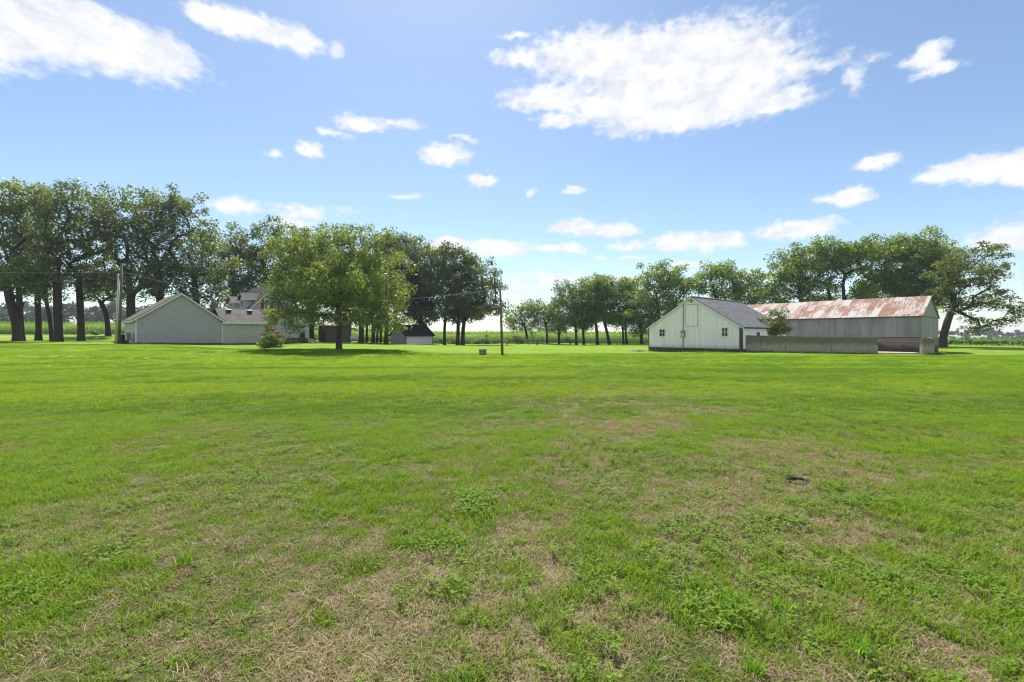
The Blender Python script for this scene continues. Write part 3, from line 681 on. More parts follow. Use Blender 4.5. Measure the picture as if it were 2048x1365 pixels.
# ---------------- yard wall, pier, stub
def strip_wall(name, p, q, zt0, zt1, zb, th, mat, wob=.02, n=40, seed=1):
    rg = random.Random(seed); p = Vector((p[0], p[1], 0)); q = Vector((q[0], q[1], 0)); L = (q-p).length; d = (q-p)/L; nrm = Vector((-d.y, d.x, 0))
    o_ = empty(name, (p.x, p.y, 0), math.atan2(d.y, d.x)); V = []; Fs = []
    for i in range(n+1):
        x = L*i/n; zt = zt0+(zt1-zt0)*i/n + rg.uniform(-wob, wob)
        V += [(x, 0, zb), (x, 0, zt-.015), (x, .015, zt), (x, th-.015, zt), (x, th, zt-.015), (x, th, zb)]
    for i in range(n):
        for k_ in range(5): Fs.append((6*i+k_, 6*(i+1)+k_, 6*(i+1)+k_+1, 6*i+k_+1))
    Fs += [tuple(range(6)), tuple(range(6*n+5, 6*n-1, -1))]
    return o_, MBwrap(V, Fs, mat, o_)
def MBwrap(V, Fs, mat, parent):
    mb = MB(); mb.add(V, Fs); return mb.build('wall_body', mat, parent)
w, wb = strip_wall('yard_wall', (21.95, 42.6), (31.4, 38.6), 1.60, 1.40, -.7, .22, M['conc'], .012)
tag(w, 'long stained concrete yard wall running from the white barn corner', 'wall')

for k_, x in enumerate((3.4, 6.9)):
    mb = MB(); mb.box(x, x+.03, -.006, .0, -.3, 1.42-.02*k_); mb.build('joint_strip', M['conc_dark'], w)
p_, pb = strip_wall('gate_pier', (34.2, 37.5), (35.1, 37.45), 1.37, 1.36, -.6, .28, M['conc'], .02, 6, 3)
tag(p_, 'upright concrete slab pier at the right end of the yard opening', 'pier')
s_, sb = strip_wall('block_wall', (35.25, 37.9), (37.9, 40.4), 1.30, 1.38, -.6, .3, M['stone'], .07, 14, 4)
tag(s_, 'short crumbling block wall at the far right end of the yard', 'wall')
mb = MB(); mb.box(1.9, 2.9, -.06, -.003, -.5, 1.15); mb.build('render_patch', M['conc'], s_)
mb = MB(); rg = random.Random(3)
V = []
for k_ in range(16):
    x = rg.uniform(-.1, 3.4); y = rg.uniform(-.7, -.1); r_ = rg.uniform(.06, .16); z = g0(35.3, 37.8)
    mb.add([(x-r_, y-r_*.8, -.15), (x+r_, y-r_, -.15), (x+r_*.9, y+r_, -.15), (x-r_, y+r_*.7, -.15), (x-r_*.5, y-r_*.4, r_), (x+r_*.6, y-r_*.3, r_*.8), (x+r_*.3, y+r_*.5, r_*1.1), (x-r_*.6, y+r_*.3, r_*.7)],
           [(0,3,2,1),(4,5,6,7),(0,1,5,4),(1,2,6,5),(2,3,7,6),(3,0,4,7)])
o = mb.build('fallen_rubble', M['gravel'], s_)
mb = MB(); mb.prism([(32.2, 41.6), (35.6, 39.9), (38.0, 41.9), (31.7, 49.5), (24.5, 47.5), (24.5, 44.5)], 'z', -.4, .03); o = mb.build('yard_slab', M['slab']); tag(o, kind='structure')

# ---------------- small white shed (coop)
def coop():
    c = frame_obj('white_shed', (-16.96, 72.0), (.71, .704), .04); tag(c, 'small white ribbed shed with black shingle roof behind the leafy tree', 'shed')
    L, Wd, E, Pk = 5.1, 4.7, 1.68, 3.25
    mb = MB(); mb.box(0, L, 0, .1, .0, E); mb.build('front_wall', M['whiteside'], c)
    mb = MB(); x = .2
    while x < L-.1: mb.box(x, x+.05, -.03, 0, .02, E-.05); x += .24
    mb.build('ribs', M['whiteside'], c)
    mb = MB(); mb.box(0, L, Wd-.1, Wd, 0, E); mb.build('back_wall', M['whiteside'], c)
    for xx in (0, L-.1):
        mb = MB(); mb.prism([(.1, 0), (Wd-.1, 0), (Wd-.1, E), (Wd/2, Pk-.08), (.1, E)], 'x', xx, xx+.1); mb.build('gable_wall', M['siding2'], c)
    mb = MB(); mb.box(-.02, -.002, 2.6, 3.5, .1, 1.7); mb.build('door', M['siding2'], c)
    k = (Pk-E)/(Wd/2)
    roof_slope('roof', c, M['shingle_black'], -.35, L+.35, -.35, Wd/2, E+.05-.35*k, Pk+.06, 'y')
    roof_slope('roof', c, M['shingle_black'], -.35, L+.35, Wd+.35, Wd/2+.002, E+.05-.35*k, Pk+.06, 'y')
    for x in (-.04, L-.06):
        mb = MB(); mb.box(x, x+.1, -.04, .02, 0, E-.05); mb.build('corner_post', M['darktrim'], c)
    mb = MB(); mb.box(-.01, L+.01, -.01, Wd, -.5, 0); mb.build('foundation', M['conc_dark'], c)
coop()
# ---------------- dark lean-to shed
def leanto():
    c = frame_obj('board_shed', (at(637, 60), 60), (.985, .17), .42); tag(c, 'dark weathered board shed with rusty sheet roof, left of the leafy tree trunk', 'shed')
    L, Dp, z0 = 3.6, 2.6, .3
    mb = MB(); mb.box(0, L, 0, Dp, -.4, z0); mb.build('footing', M['stone'], c)
    mb = MB(); mb.box(.9, L, .02, .1, z0, 2.5); mb.build('front_wall', M['oldwood'], c)
    mb = MB(); x = 1.0
    while x < L: mb.box(x, x+.05, -.01, .02, z0, 2.45); x += .28
    mb.build('cover_strips', M['oldwood'], c)
    for xx in (0, L-.08):
        mb = MB(); mb.prism([(.0, z0), (Dp, z0), (Dp, 2.1), (0, 2.5)], 'x', xx, xx+.08); mb.build('side_wall', M['oldwood'], c)
    mb = MB(); mb.box(.08, .9, .12, .18, z0, 2.45); mb.build('door', M['black'], c)  # black panel standing in for the shade of the open front
    mb = MB(); mb.box(.08, L-.08, Dp-.08, Dp, z0, 2.1); mb.build('back_wall', M['oldwood'], c)
    mb = MB(); mb.prism([(-.35, 2.5), (.9, 2.82), (Dp+.3, 2.05), (Dp+.3, 2.0), (.9, 2.76), (-.35, 2.45)], 'x', -.2, L+.2); o = mb.build('roof', M['rusty'], c)
    uv_planar(o, Vector((1, 0, 0)), Vector((0, 1, 0)))
    return c
leanto()
# ---------------- propane tank
def tank():
    d = 72; t = empty('propane_tank', (at(691.5, d), d, zof(684.8, d)), R(12)); tag(t, 'white horizontal propane tank among the trunks behind the leafy tree', 'tank')
    pts = []; rad = []; L = 2.35; r0 = .44
    for i in range(7): a = i/6*math.pi/2; pts.append((r0*.8*(1-math.cos(a)), 0, .58)); rad.append(max(.02, r0*math.sin(a)))
    for i in range(7): a = math.pi/2*(1-i/6); pts.append((L-r0*.8*(1-math.cos(a)), 0, .58)); rad.append(max(.02, r0*math.sin(a)))
    mb = MB(); mb.tube(pts, rad, 20); mb.build('tank_body', M['white_tank'], t, True)
    mb = MB(); mb.tube([(L/2, 0, .98), (L/2, 0, 1.13)], [.17, .14], 12); mb.build('valve_cover', M['white_tank'], t)
    for x in (.4, L-.5):
        mb = MB(); mb.box(x, x+.12, -.3, .3, -.3, .24); mb.build('leg', M['stone'], t)
tank()
# ---------------- poles and wires
def mbobj(name, parts, loc): pass
d = 40.0
cp = empty('utility_pole', (at(1005, d), d, zof(711, d))); tag(cp, 'leaning bare wooden utility pole in the middle of the lawn', 'utility pole')
topc = Vector((at(1000, d)-at(1005, d), 0, (711-571)/F*d))
mb = MB(); mb.tube([(0, 0, -.5), tuple(topc*.5), tuple(topc)], [.125, .105, .085], 12); mb.build('pole_shaft', M['wood_pole'], cp, True)
mb = MB(); mb.tube([tuple(topc*.955+Vector((-.12, -.05, 0))), tuple(topc*.955+Vector((.12, -.05, 0)))], .035, 8); mb.tube([tuple(topc*.955+Vector((.12, -.05, 0))), tuple(topc*.955+Vector((.16, -.05, -.14)))], .02, 6); mb.build('insulator', M['galv'], cp)
WC = Vector(cp.location) + topc*.955
d = 43.3
lp = empty('utility_pole', (at(236, d), d, zof(688.8, d))); tag(lp, 'tall wooden utility pole with grey conduits left of the garage', 'utility pole')
tl = Vector((at(243.5, d)-at(236, d), 0, (688.5-527)/F*d))
mb = MB(); mb.tube([(0.06, 0, -.4), tuple(tl*.5+Vector((.03, 0, 0))), tuple(tl)], [.135, .12, .105], 12); mb.build('pole_shaft', M['wood_pole'], lp, True)
for dx, hh, rr_ in ((-.13, .87, .055), (.02, .8, .04)):
    mb = MB(); mb.tube([(dx, -.17, -.3), tuple(tl*hh+Vector((dx, -.16, 0)))], rr_, 8); mb.build('conduit', M['galv'], lp, True)
for q in (.3, .62):
    mb = MB(); c_ = tl*q; mb.box(c_.x-.2, c_.x+.14, -.24, -.1, c_.z, c_.z+.04); mb.build('strap', M['galv'], lp)
mb = MB(); c_ = tl*.9; mb.tube([tuple(c_+Vector((0, -.1, 0))), tuple(c_+Vector((.05, -.22, .1)))], .05, 8); mb.build('insulator', M['darktrim'], lp)
WL = Vector(lp.location) + tl*.9
def wire(p, q, sag, label, r=.013):
    p = Vector(p); q = Vector(q); pts = []
    for i in range(33):
        t = i/32; v = p.lerp(q, t); v.z -= sag*4*t*(1-t); pts.append(v)
    mb = MB(); mb.tube(pts, r, 6); o = mb.build('overhead_wire', M['wire'], None, True); tag(o, label, 'wire'); return o
wire(WL, WC, 1.9, 'sagging overhead wire between the left pole and the middle pole')
wire(WC, BARN_WIRE, .75, 'overhead wire from the middle pole to the white barn gable', .011)
wire(WL, (at(-60, 44), 44, zof(543, 44)), .15, 'overhead wire running from the left pole out past the oaks', .008)
# ---------------- weathered block by the pole
d = 40
bx = empty('wooden_box', (at(965.5, d), d, zof(710.3, d)), R(8)); tag(bx, 'small weathered grey wooden box on the lawn left of the middle pole', 'box')
mb = MB(); mb.box(-.30, .30, -.25, .25, -.2, .44); mb.build('box_body', M['oldwood'], bx)
mb = MB(); mb.box(-.34, .34, -.29, .29, .44, .52); mb.build('lid', M['stone'], bx)
for z in (.05, .2, .35):
    mb = MB(); mb.box(-.315, .315, -.265, -.25, z, z+.1); mb.build('slat', M['stone'], bx)
# ---------------- rubble heap left of the white barn
def heap(name, c, rx, ry, h, mat, label, cat, seed, n=70):
    rg = random.Random(seed); mb = MB(); z0 = g0(*c)
    t = empty(name, (c[0], c[1], z0)); V = []; Fs = []; na, nr = 20, 6
    for i in range(nr+1):
        f = i/nr
        for k in range(na):
            a = 2*math.pi*k/na; q = 1+.25*math.sin(3*a+seed)+rg.uniform(-.08, .08)
            V.append((rx*f*q*math.cos(a), ry*f*q*math.sin(a), h*(1-f*f)*(1+rg.uniform(-.15, .15)) - .06))
    for i in range(nr):
        for k in range(na): Fs.append((i*na+k, i*na+(k+1) % na, (i+1)*na+(k+1) % na, (i+1)*na+k))
    mesh_obj('heap_base', V, Fs, mat, t)
    for k in range(n):
        a = rg.uniform(0, 6.28); f = math.sqrt(rg.random()); x = rx*f*math.cos(a); y = ry*f*math.sin(a); z = h*(1-f*f)-.03; r = rg.uniform(.03, .09)
        mb.add([(x-r, y-r, z-r), (x+r, y-r*.8, z-r), (x+r*.8, y+r, z-r), (x-r, y+r, z-r), (x, y, z+r)], [(0,3,2,1),(0,1,4),(1,2,4),(2,3,4),(3,0,4)])
    o = mb.build('rubble_cover', M['gravel'], t); o['kind'] = 'stuff'; tag(t, label, cat); return t
heap('rubble_heap', (at(1277, 48.5), 48.5), 1.3, .8, .22, M['gravel'], 'low heap of rubble at the left foot of the white barn', 'rubble', 3)
hp = heap('dirt_mound', (at(605, 57), 57), 2.3, 1.0, .7, M['soil'], 'brown dirt mound in front of the farmhouse wall', 'dirt mound', 5)
# brush pile
def brush():
    d = 53; t = empty('brush_pile', (at(566, d), d, g0(at(566, d), d))); tag(t, 'pile of cut sticks and branches right of the flowering bush', 'brush pile'); rg = random.Random(8)
    mb = MB(); mb2 = MB()
    for k in range(70):
        a = rg.uniform(0, math.pi); L = rg.uniform(.8, 2.2); x = rg.gauss(0, .8); y = rg.gauss(0, .4); z = rg.uniform(.0, .6); tl_ = rg.uniform(-.3, .7)
        p = Vector((x, y, z)); q = p+Vector((math.cos(a)*L*.6, math.sin(a)*L*.4, tl_*.7)); (mb2 if k % 6 == 0 else mb).tube([p, (p+q)/2+Vector((0, 0, rg.uniform(-.1, .15))), q], rg.uniform(.015, .05), 5)
    mb.build('sticks', M['bark'], t); mb2.build('pale_sticks', M['stone'], t)
brush()

# ================================================================== trees
def ring_tube(nodes, par, rad, ns=6):
    n = len(nodes); V = np.zeros((n, ns, 3)); nodes = np.asarray(nodes)
    for i in range(n):
        p = par[i]; dvec = nodes[i]-nodes[p] if p >= 0 else np.array([0, 0, 1.0])
        l = np.linalg.norm(dvec); dvec = dvec/l if l > 1e-6 else np.array([0, 0, 1.0])
        u = np.cross(dvec, [0.3, .9, .1]); u /= np.linalg.norm(u); v = np.cross(dvec, u)
        a = np.arange(ns)/ns*2*math.pi; V[i] = nodes[i]+rad[i]*(np.cos(a)[:, None]*u+np.sin(a)[:, None]*v)
    Fs = []
    for i in range(n):
        p = par[i]
        if p < 0: continue
        # align rings
        d0 = np.linalg.norm((V[p]-nodes[p])[0][None]/max(rad[p], 1e-6)-(V[i]-nodes[i])/max(rad[i], 1e-6), axis=1); s = int(np.argmin(d0))
        for k in range(ns): Fs.append((p*ns+k, p*ns+(k+1) % ns, i*ns+(s+k+1) % ns, i*ns+(s+k) % ns))
    return V.reshape(-1, 3), Fs
def skeleton(trunk, tr, clumps, rgn, bend=.25):
    """trunk: list of points; clumps (n,3). returns nodes, par, rad"""
    nodes = [np.array(p, float) for p in trunk]; par = [-1]+list(range(len(trunk)-1)); tips = []
    top = nodes[-1]; k0 = max(1, len(trunk)//2)
    order = np.argsort(np.linalg.norm(clumps-top, axis=1))
    for ci in order:
        c = clumps[ci]; arr = np.array(nodes[k0:]); dv = c-arr; dist = np.linalg.norm(dv, axis=1)
        cost = dist + 1.2*np.clip(arr[:, 2]-c[2]+.3, 0, None) + .35*np.abs(np.hypot(arr[:, 0]-top[0], arr[:, 1]-top[1]) - 0)*0
        j = int(np.argmin(cost))+k0; s = nodes[j]; L = np.linalg.norm(c-s); m = max(1, int(L/1.0)); prev = j
        pd = nodes[j]-nodes[par[j]] if par[j] >= 0 else np.array([0, 0, 1.0]); pd = pd/(np.linalg.norm(pd)+1e-6)
        h = s+pd*L*bend+np.array([0, 0, .12*L])
        for q in range(1, m+1):
            t = q/m; pt = (1-t)**2*s+2*t*(1-t)*h+t*t*c + (rgn.normal(0, .07, 3) if q < m else 0)
            nodes.append(pt); par.append(prev); prev = len(nodes)-1
        tips.append(prev)
    n = len(nodes); acc = np.zeros(n); ch = np.zeros(n, int)
    for i in range(n):
        if par[i] >= 0: ch[par[i]] += 1
    e = 2.1; tip = .022
    for i in range(n-1, -1, -1):
        if ch[i] == 0: acc[i] = tip**e
        if par[i] >= 0: acc[par[i]] += acc[i]*1.02
    rad = acc**(1/e); r0 = rad[0]
    rad = tip+(rad-tip)*(tr-tip)/(r0-tip)
    rad = np.minimum(rad, tr)
    nt_ = len(trunk)
    for i in range(nt_): rad[i] = max(rad[i], tr*(1-.35*i/max(nt_-1, 1)))
    rad[0] *= 1.35; 
    return nodes, par, rad
def leaves(clumps, rad, per, size, rgn, flat=.6, droop=0, up=.6, tint=None):
    n = len(clumps)
    if tint is None: tint = rgn.random(n)
    idx = np.repeat(np.arange(n), per); m = len(idx)
    d = rgn.normal(size=(m, 3)); d /= np.linalg.norm(d, axis=1)[:, None]; r = rgn.random(m)**.45
    off = d*r[:, None]*rad[idx][:, None]; off[:, 2] *= flat; off[:, 2] -= droop*(r**2)*rad[idx]
    c = clumps[idx]+off
    nrm = rgn.normal(size=(m, 3))*.65+d*.45; nrm[:, 2] += up; nrm /= np.linalg.norm(nrm, axis=1)[:, None]
    t = np.cross(nrm, rgn.normal(size=(m, 3))); t /= np.linalg.norm(t, axis=1)[:, None]; b = np.cross(nrm, t)
    s = size*(.6+.8*rgn.random(m))[:, None]
    V = np.stack([c-t*s, c-b*s*.55+t*s*.1, c+t*s, c+b*s*.55-t*s*.05], 1)
    tn = np.clip(tint[idx]*.65+rgn.random(m)*.35, 0, 1)
    return V.reshape(-1, 3), tn
def sample_lobes(lobes, spacing, rgn, bias=.5, seedless=False):
    pts = []
    for (x, y, z, rx, ry, rz) in lobes:
        vol = rx*ry*rz; n = int(3.4*vol/spacing**3)+4
        for _ in range(n):
            v = rgn.normal(size=3); v /= np.linalg.norm(v); r = rgn.random()**bias
            # lumpy surface
            lump = 1+.16*math.sin(3.1*v[0]*2+x)+.14*math.sin(4.3*v[2]+y+2*v[1])
            p = np.array([x+rx*v[0]*r*lump, y+ry*v[1]*r*lump, z+rz*v[2]*r*lump])
            if p[2] < min(.9, z*.3): continue
            if all((q-p) @ (q-p) > (spacing*.72)**2 for q in pts): pts.append(p)
    return np.array(pts)
TREES = []
def tree(name, label, cat, d, base, trunk_w, trunk_px, lobes_px, leaf, bark='bark', spacing=1.25, per=80, size=.17, group=None, seed=0,
         flat=.6, clump=1.0, depth=1.0, extra_trunks=(), up=.6, droop=0.0, bias=.5, grow=1.0, fill=0):
    """base (px,py); trunk_px [(px,py)..] up from base; lobes_px [(px,py,rpx,rpy[,dd])]"""
    rgn = np.random.default_rng(seed+100); bxp = at(base[0], d); z0 = zof(base[1], d)
    t = empty(name, (bxp, d, z0))
    def loc(px, py, dd=0): return ((px-CX)/F*(d+dd)-bxp, dd, EYE+(HY-py)/F*(d+dd)-z0)
    lobes = []
    for lb in lobes_px:
        px, py, rx, ry = lb[:4]; dd = lb[4] if len(lb) > 4 else 0; x, y, z = loc(px, py, dd)
        k = (d+dd)/F*grow; lobes.append((x, y, z, rx*k, (lb[5]*k if len(lb) > 5 else max(rx, ry*.8)*k*depth), ry*k))
    if fill:
        zt = max(l[2]+l[5] for l in lobes); zl = fill*zt; mx_ = np.mean([l[0] for l in lobes]); wx = max(l[3] for l in lobes)
        for q in range(5):
            a = rgn.uniform(0, 6.28); rr_ = wx*rgn.uniform(.3, .95); lobes.append((mx_*.5+rr_*math.cos(a), rr_*math.sin(a), zl+zt*rgn.uniform(-.03, .14), wx*rgn.uniform(.35, .5), wx*.45, zt*rgn.uniform(.06, .09)))
    cl = sample_lobes(lobes, spacing, rgn, bias)
    tp = [(0, 0, -.4)]+[loc(*q) for q in trunk_px]
    # densify trunk
    tp2 = [np.array(tp[0])]
    for a, b in zip(tp[:-1], tp[1:]):
        a = np.array(a); b = np.array(b); m = max(1, int(np.linalg.norm(b-a)/1.2))
        for q in range(1, m+1): tp2.append(a+(b-a)*q/m)
    nodes, par, rad = skeleton(tp2, trunk_w/F*d/2, cl, rgn)
    # lobes outline of trunk: slight roughness
    V, Fs = ring_tube(nodes, par, rad, 7)
    mesh_obj('trunk', V, Fs, M[bark], t, True)
    cr = clump*spacing*(.75+.5*rgn.random(len(cl)))
    Vl, tn = leaves(cl, cr, per, size, rgn, flat, droop, up)
    quads_obj('crown', Vl, 4, M[leaf], t, tn)
    tag(t, label, cat, group); TREES.append(t)
    return t
OAKG = 'tall oaks of the grove on the left'
def oak(label, d, base, w, tp, lobes, seed, **k):
    return tree('oak_tree', label, 'tree', d, base, w, tp, lobes, 'oak', seed=seed, group=OAKG, **{**dict(spacing=1.34, per=78, size=.17, clump=.8, grow=1.02, flat=.8, fill=.36, depth=.62), **k})
oak('leaning two-stemmed dark oak at the left edge of the photo', 55, (36, 683), 15, [(33, 650), (20, 600), (12, 555)], [(-10, 520, 55, 60), (5, 430, 55, 70), (20, 560, 40, 30), (-60, 470, 60, 90)], 1)
oak('straight oak just right of the leaning oak at the left edge', 55.5, (44, 682), 10, [(41, 640), (38, 590), (38, 540)], [(50, 470, 45, 70), (40, 400, 40, 45), (55, 540, 35, 35)], 2)
oak('slim dark oak between the leaning oak and the thick bare-stemmed oak', 60, (77, 678.5), 10, [(77, 640), (75, 600), (80, 560)], [(80, 500, 45, 70), (70, 420, 40, 55), (85, 575, 28, 22)], 3)
oak('thin slanting oak touching the thick oak trunk near the left pole', 55, (105, 683), 7, [(100, 640), (92, 600), (88, 560)], [(95, 510, 35, 60), (90, 450, 30, 50)], 4)
oak('tallest oak, thick straight trunk second from the left pole', 54.5, (117, 684), 14, [(116, 640), (115, 600), (114, 550)], [(115, 480, 60, 80), (85, 400, 50, 50), (125, 400, 52, 45), (160, 410, 40, 45), (110, 560, 35, 30)], 5, spacing=1.35)
oak('oak with straight dark trunk midway between tallest oak and left pole', 58, (163, 682), 12, [(162, 640), (160, 600), (158, 550)], [(165, 490, 55, 70), (200, 430, 50, 52), (165, 560, 35, 30)], 6)
oak('smaller spreading oak with low fork in front of the corn field', 68, (217, 671.5), 9, [(215, 645), (211, 625), (202, 605)], [(195, 560, 38, 32), (225, 550, 36, 34), (180, 590, 25, 18), (235, 590, 20, 18), (205, 500, 40, 40)], 7, spacing=1.3)
oak('broad oak rising right behind the left end of the garage', 60, (262, 676), 15, [(262, 630), (262, 590), (258, 560)], [(255, 470, 62, 75), (225, 420, 50, 50), (290, 440, 50, 62), (230, 540, 40, 30), (285, 530, 32, 35)], 8)
oak('high oak behind the garage with bare twigs at its top', 63, (325, 676), 14, [(322, 620), (318, 570), (315, 530)], [(320, 440, 58, 70), (300, 395, 40, 35), (345, 400, 32, 30), (330, 530, 55, 50), (300, 570, 40, 30)], 9)
oak('wide oak behind the garage ridge, left of the farmhouse', 64, (395, 676), 13, [(394, 620), (390, 570), (385, 530)], [(375, 470, 58, 75), (360, 420, 34, 40), (400, 560, 55, 50), (430, 520, 45, 55), (370, 590, 40, 28), (425, 600, 30, 22)], 10, per=85)
oak('oak standing close to the farmhouse dormers', 72, (470, 676), 12, [(470, 620), (468, 560), (466, 530)], [(455, 500, 52, 52), (440, 560, 40, 45), (490, 540, 45, 50), (455, 595, 30, 22), (410, 480, 36, 45)], 11)
oak('dark round-topped oak behind the farmhouse roof', 74, (535, 676), 12, [(533, 620), (530, 560), (528, 530)], [(520, 480, 50, 42), (550, 475, 42, 38), (560, 530, 50, 45), (500, 520, 42, 45), (595, 520, 40, 50), (540, 565, 60, 22)], 12, per=85)
oak('oak mostly hidden behind the upper left of the leafy tree', 76, (625, 681), 8, [(624, 640), (622, 580)], [(620, 510, 50, 50), (610, 560, 40, 40), (590, 480, 25, 22)], 13)
# big pale leafy tree
tree('shade_tree', 'big round yellow-green leafy tree in front of the farmhouse', 'tree', 44, (678, 698.5), 10.5, [(678, 670), (680, 645), (676, 615), (682, 580)],
     [(680, 520, 95, 68), (600, 510, 62, 48), (665, 475, 60, 30, -1), (745, 480, 38, 26), (745, 560, 72, 66), (600, 580, 58, 50), (690, 600, 70, 42), (770, 610, 48, 36), (575, 632, 45, 24), (572, 598, 40, 44), (556, 560, 28, 30), (552, 600, 22, 22, -2), (590, 648, 34, 10), (795, 640, 26, 24), (760, 650, 40, 10), (700, 640, 40, 10, -3),
      (650, 635, 38, 16), (735, 638, 48, 16), (775, 640, 40, 14), (560, 490, 26, 26), (655, 455, 16, 14), (715, 460, 12, 12), (735, 462, 12, 12), (680, 560, 70, 60, -4.5), (640, 560, 60, 55, 4)], 'bigleaf', 'bark2',
     spacing=1.08, per=125, size=.115, seed=21, clump=.74, flat=.85, up=.5, droop=.25, depth=.85)
# dark trees right of it
DG = 'dark trees behind the small white shed'
def dark(label, d, base, w, tp, lobes, seed, **k):
    return tree('dark_tree', label, 'tree', d, base, w, tp, lobes, 'oak', seed=seed, group=DG, **{**dict(spacing=1.35, per=90, size=.2, clump=.95, flat=.75, fill=.3), **k})
dark('tall dark tree whose top shows above the shade tree right shoulder', 80, (790, 686), 9, [(790, 640), (792, 580)], [(800, 520, 45, 48), (820, 500, 40, 34), (775, 490, 34, 28), (810, 570, 45, 40)], 31)

tree('dark_tree', 'dense low-skirted dark tree right over the small white shed roof', 'tree', 80, (842, 688), 10, [(842, 650), (842, 600)], [(845, 600, 42, 40), (838, 628, 40, 20), (825, 560, 40, 40), (862, 575, 24, 30)], 'oakdark', seed=32, group=DG, spacing=1.3, per=110, size=.18)
dark('dark tree with slim leaning trunk just right of the white shed', 76, (889, 690), 6, [(889, 660), (891, 630), (896, 600)], [(880, 540, 38, 50), (900, 580, 30, 36), (865, 520, 30, 36), (890, 625, 16, 12)], 33)
dark('dark twin-trunk tree, left stem, behind the small lawn box', 75, (915, 690.5), 7.5, [(916, 660), (917, 630), (915, 590)], [(915, 540, 40, 50), (905, 510, 22, 24), (925, 600, 40, 32)], 34)
dark('dark spreading tree reaching right to the middle utility pole', 75.5, (925, 690.5), 8, [(926, 660), (930, 630), (938, 600)], [(950, 560, 40, 48), (935, 510, 26, 25), (975, 590, 36, 38), (985, 550, 14, 14), (950, 625, 50, 16), (1000, 610, 20, 22)], 35)
# trunks seen under the shade tree
BG = 'row of dark trunks behind the propane tank'
for i, (px, py, w, d, lab) in enumerate([
    (618, 684, 6, 70, 'slim dark trunk tree between the farmhouse corner and the board shed'),
    (691, 682, 5, 80, 'thin dark tree just left of the propane tank'),
    (699, 681, 6, 82, 'dark tree with trunk directly behind the propane tank'),
    (722, 686, 10, 68, 'thickest dark trunk, touching the right end of the propane tank'),
    (733, 682, 4.5, 80, 'thin dark trunk right of the thickest trunk'),
    (746, 686, 7, 72, 'dark trunk third from the left right of the propane tank'),
    (754, 683, 4, 80, 'slimmest slanting trunk in the row right of the propane tank'),
    (761, 683, 4, 80, 'thin upright trunk just left of the last thick trunk'),
    (772, 689, 8.5, 66, 'thick dark trunk nearest the small white shed')]):
    hh = [600, 590, 600, 590, 600, 585, 600, 600, 590][i]
    tree('dark_tree', lab, 'tree', d, (px, py), w, [(px+1, 655), (px+(-1)**i*3, 630)], [(px, hh-20, 30, 50), (px+10, hh-60, 28, 34), (px, hh+35, 22, 12)], 'oak', seed=50+i, group=BG, spacing=1.5, per=60, size=.22)
# right row
RG = 'trees in the row along the fence, left of the white barn'
def wal(label, d, base, w, tp, lobes, seed, leaf='walnut', group=RG, **k):
    if seed < 71: k.setdefault('grow', 1.2)
    return tree('walnut_tree', label, 'tree', d, base, w, tp, lobes, leaf, 'bark', seed=seed, group=group, **{**dict(spacing=1.2, per=95, size=.17, clump=.95, flat=.75, droop=.1, grow=1.1, fill=.38), **k})
wal('small leaning tree just right of the middle pole, thin open crown', 90, (1055, 686), 5, [(1053, 668), (1048, 650), (1040, 638)], [(1030, 632, 20, 20), (1050, 618, 22, 14), (1062, 640, 16, 20), (1020, 645, 12, 10)], 61, per=80, clump=1.05)
wal('second small tree right of the middle pole, upright trunk', 90, (1094, 686), 4.5, [(1094, 665), (1092, 648), (1086, 636)], [(1072, 615, 22, 16), (1095, 620, 22, 18), (1108, 640, 18, 16), (1082, 642, 14, 8)], 62, per=80, clump=1.05)
wal('short light-leaved sapling tree below the yellowish round tree', 88, (1118, 686.5), 4.5, [(1118, 670), (1117, 655)], [(1118, 640, 20, 18), (1110, 620, 16, 14)], 63, leaf='bush', per=80, clump=1.05)
wal('yellowish rounded tree, first tall one of the fence row', 84, (1153, 691), 5, [(1152, 665), (1150, 640), (1148, 620)], [(1145, 605, 34, 34), (1160, 580, 28, 18), (1175, 620, 26, 30), (1125, 600, 18, 18), (1140, 645, 30, 10)], 64, leaf='bush', per=75)
wal('twin-trunk tree in the fence row behind the yellowish one', 87, (1168, 688), 5, [(1166, 660), (1164, 630)], [(1175, 590, 22, 28), (1170, 640, 22, 12), (1185, 570, 18, 14)], 65)
wal('fence row tree with the second tallest domed top', 84, (1195, 689), 6, [(1194, 665), (1191, 645), (1190, 620)], [(1195, 585, 26, 34), (1205, 565, 22, 14), (1185, 630, 20, 16), (1210, 610, 14, 20)], 66)
wal('tree with strongly leftward leaning trunk in the fence row', 83, (1220, 689.5), 6, [(1214, 665), (1208, 640), (1205, 615)], [(1215, 580, 20, 22), (1212, 625, 16, 20), (1225, 605, 12, 20)], 67)
wal('fence row tree with slender forked trunk, left one of a close pair', 84, (1247, 689), 4.5, [(1246, 665), (1244, 640), (1236, 610)], [(1235, 590, 24, 26), (1250, 570, 20, 14), (1232, 640, 18, 14)], 68)
wal('fence row tree, right one of the close pair', 84, (1254, 689), 5, [(1251, 660), (1252, 625)], [(1265, 575, 26, 20), (1262, 605, 22, 26), (1245, 645, 18, 12)], 69)
wal('last fence row tree left of the barn, trunk beside the barn corner', 79, (1284, 688.5), 6.5, [(1282, 660), (1281, 635)], [(1282, 635, 30, 24), (1290, 605, 26, 26), (1280, 660, 20, 8)], 70)
BW = 'tall trees behind the white barn'
wal('tall tree above the left slope of the white barn roof', 76, (1318, 687), 6, [(1318, 650), (1316, 610), (1312, 585)], [(1315, 550, 32, 26), (1290, 575, 20, 22), (1335, 575, 26, 26), (1310, 600, 28, 16)], 71, group=BW)
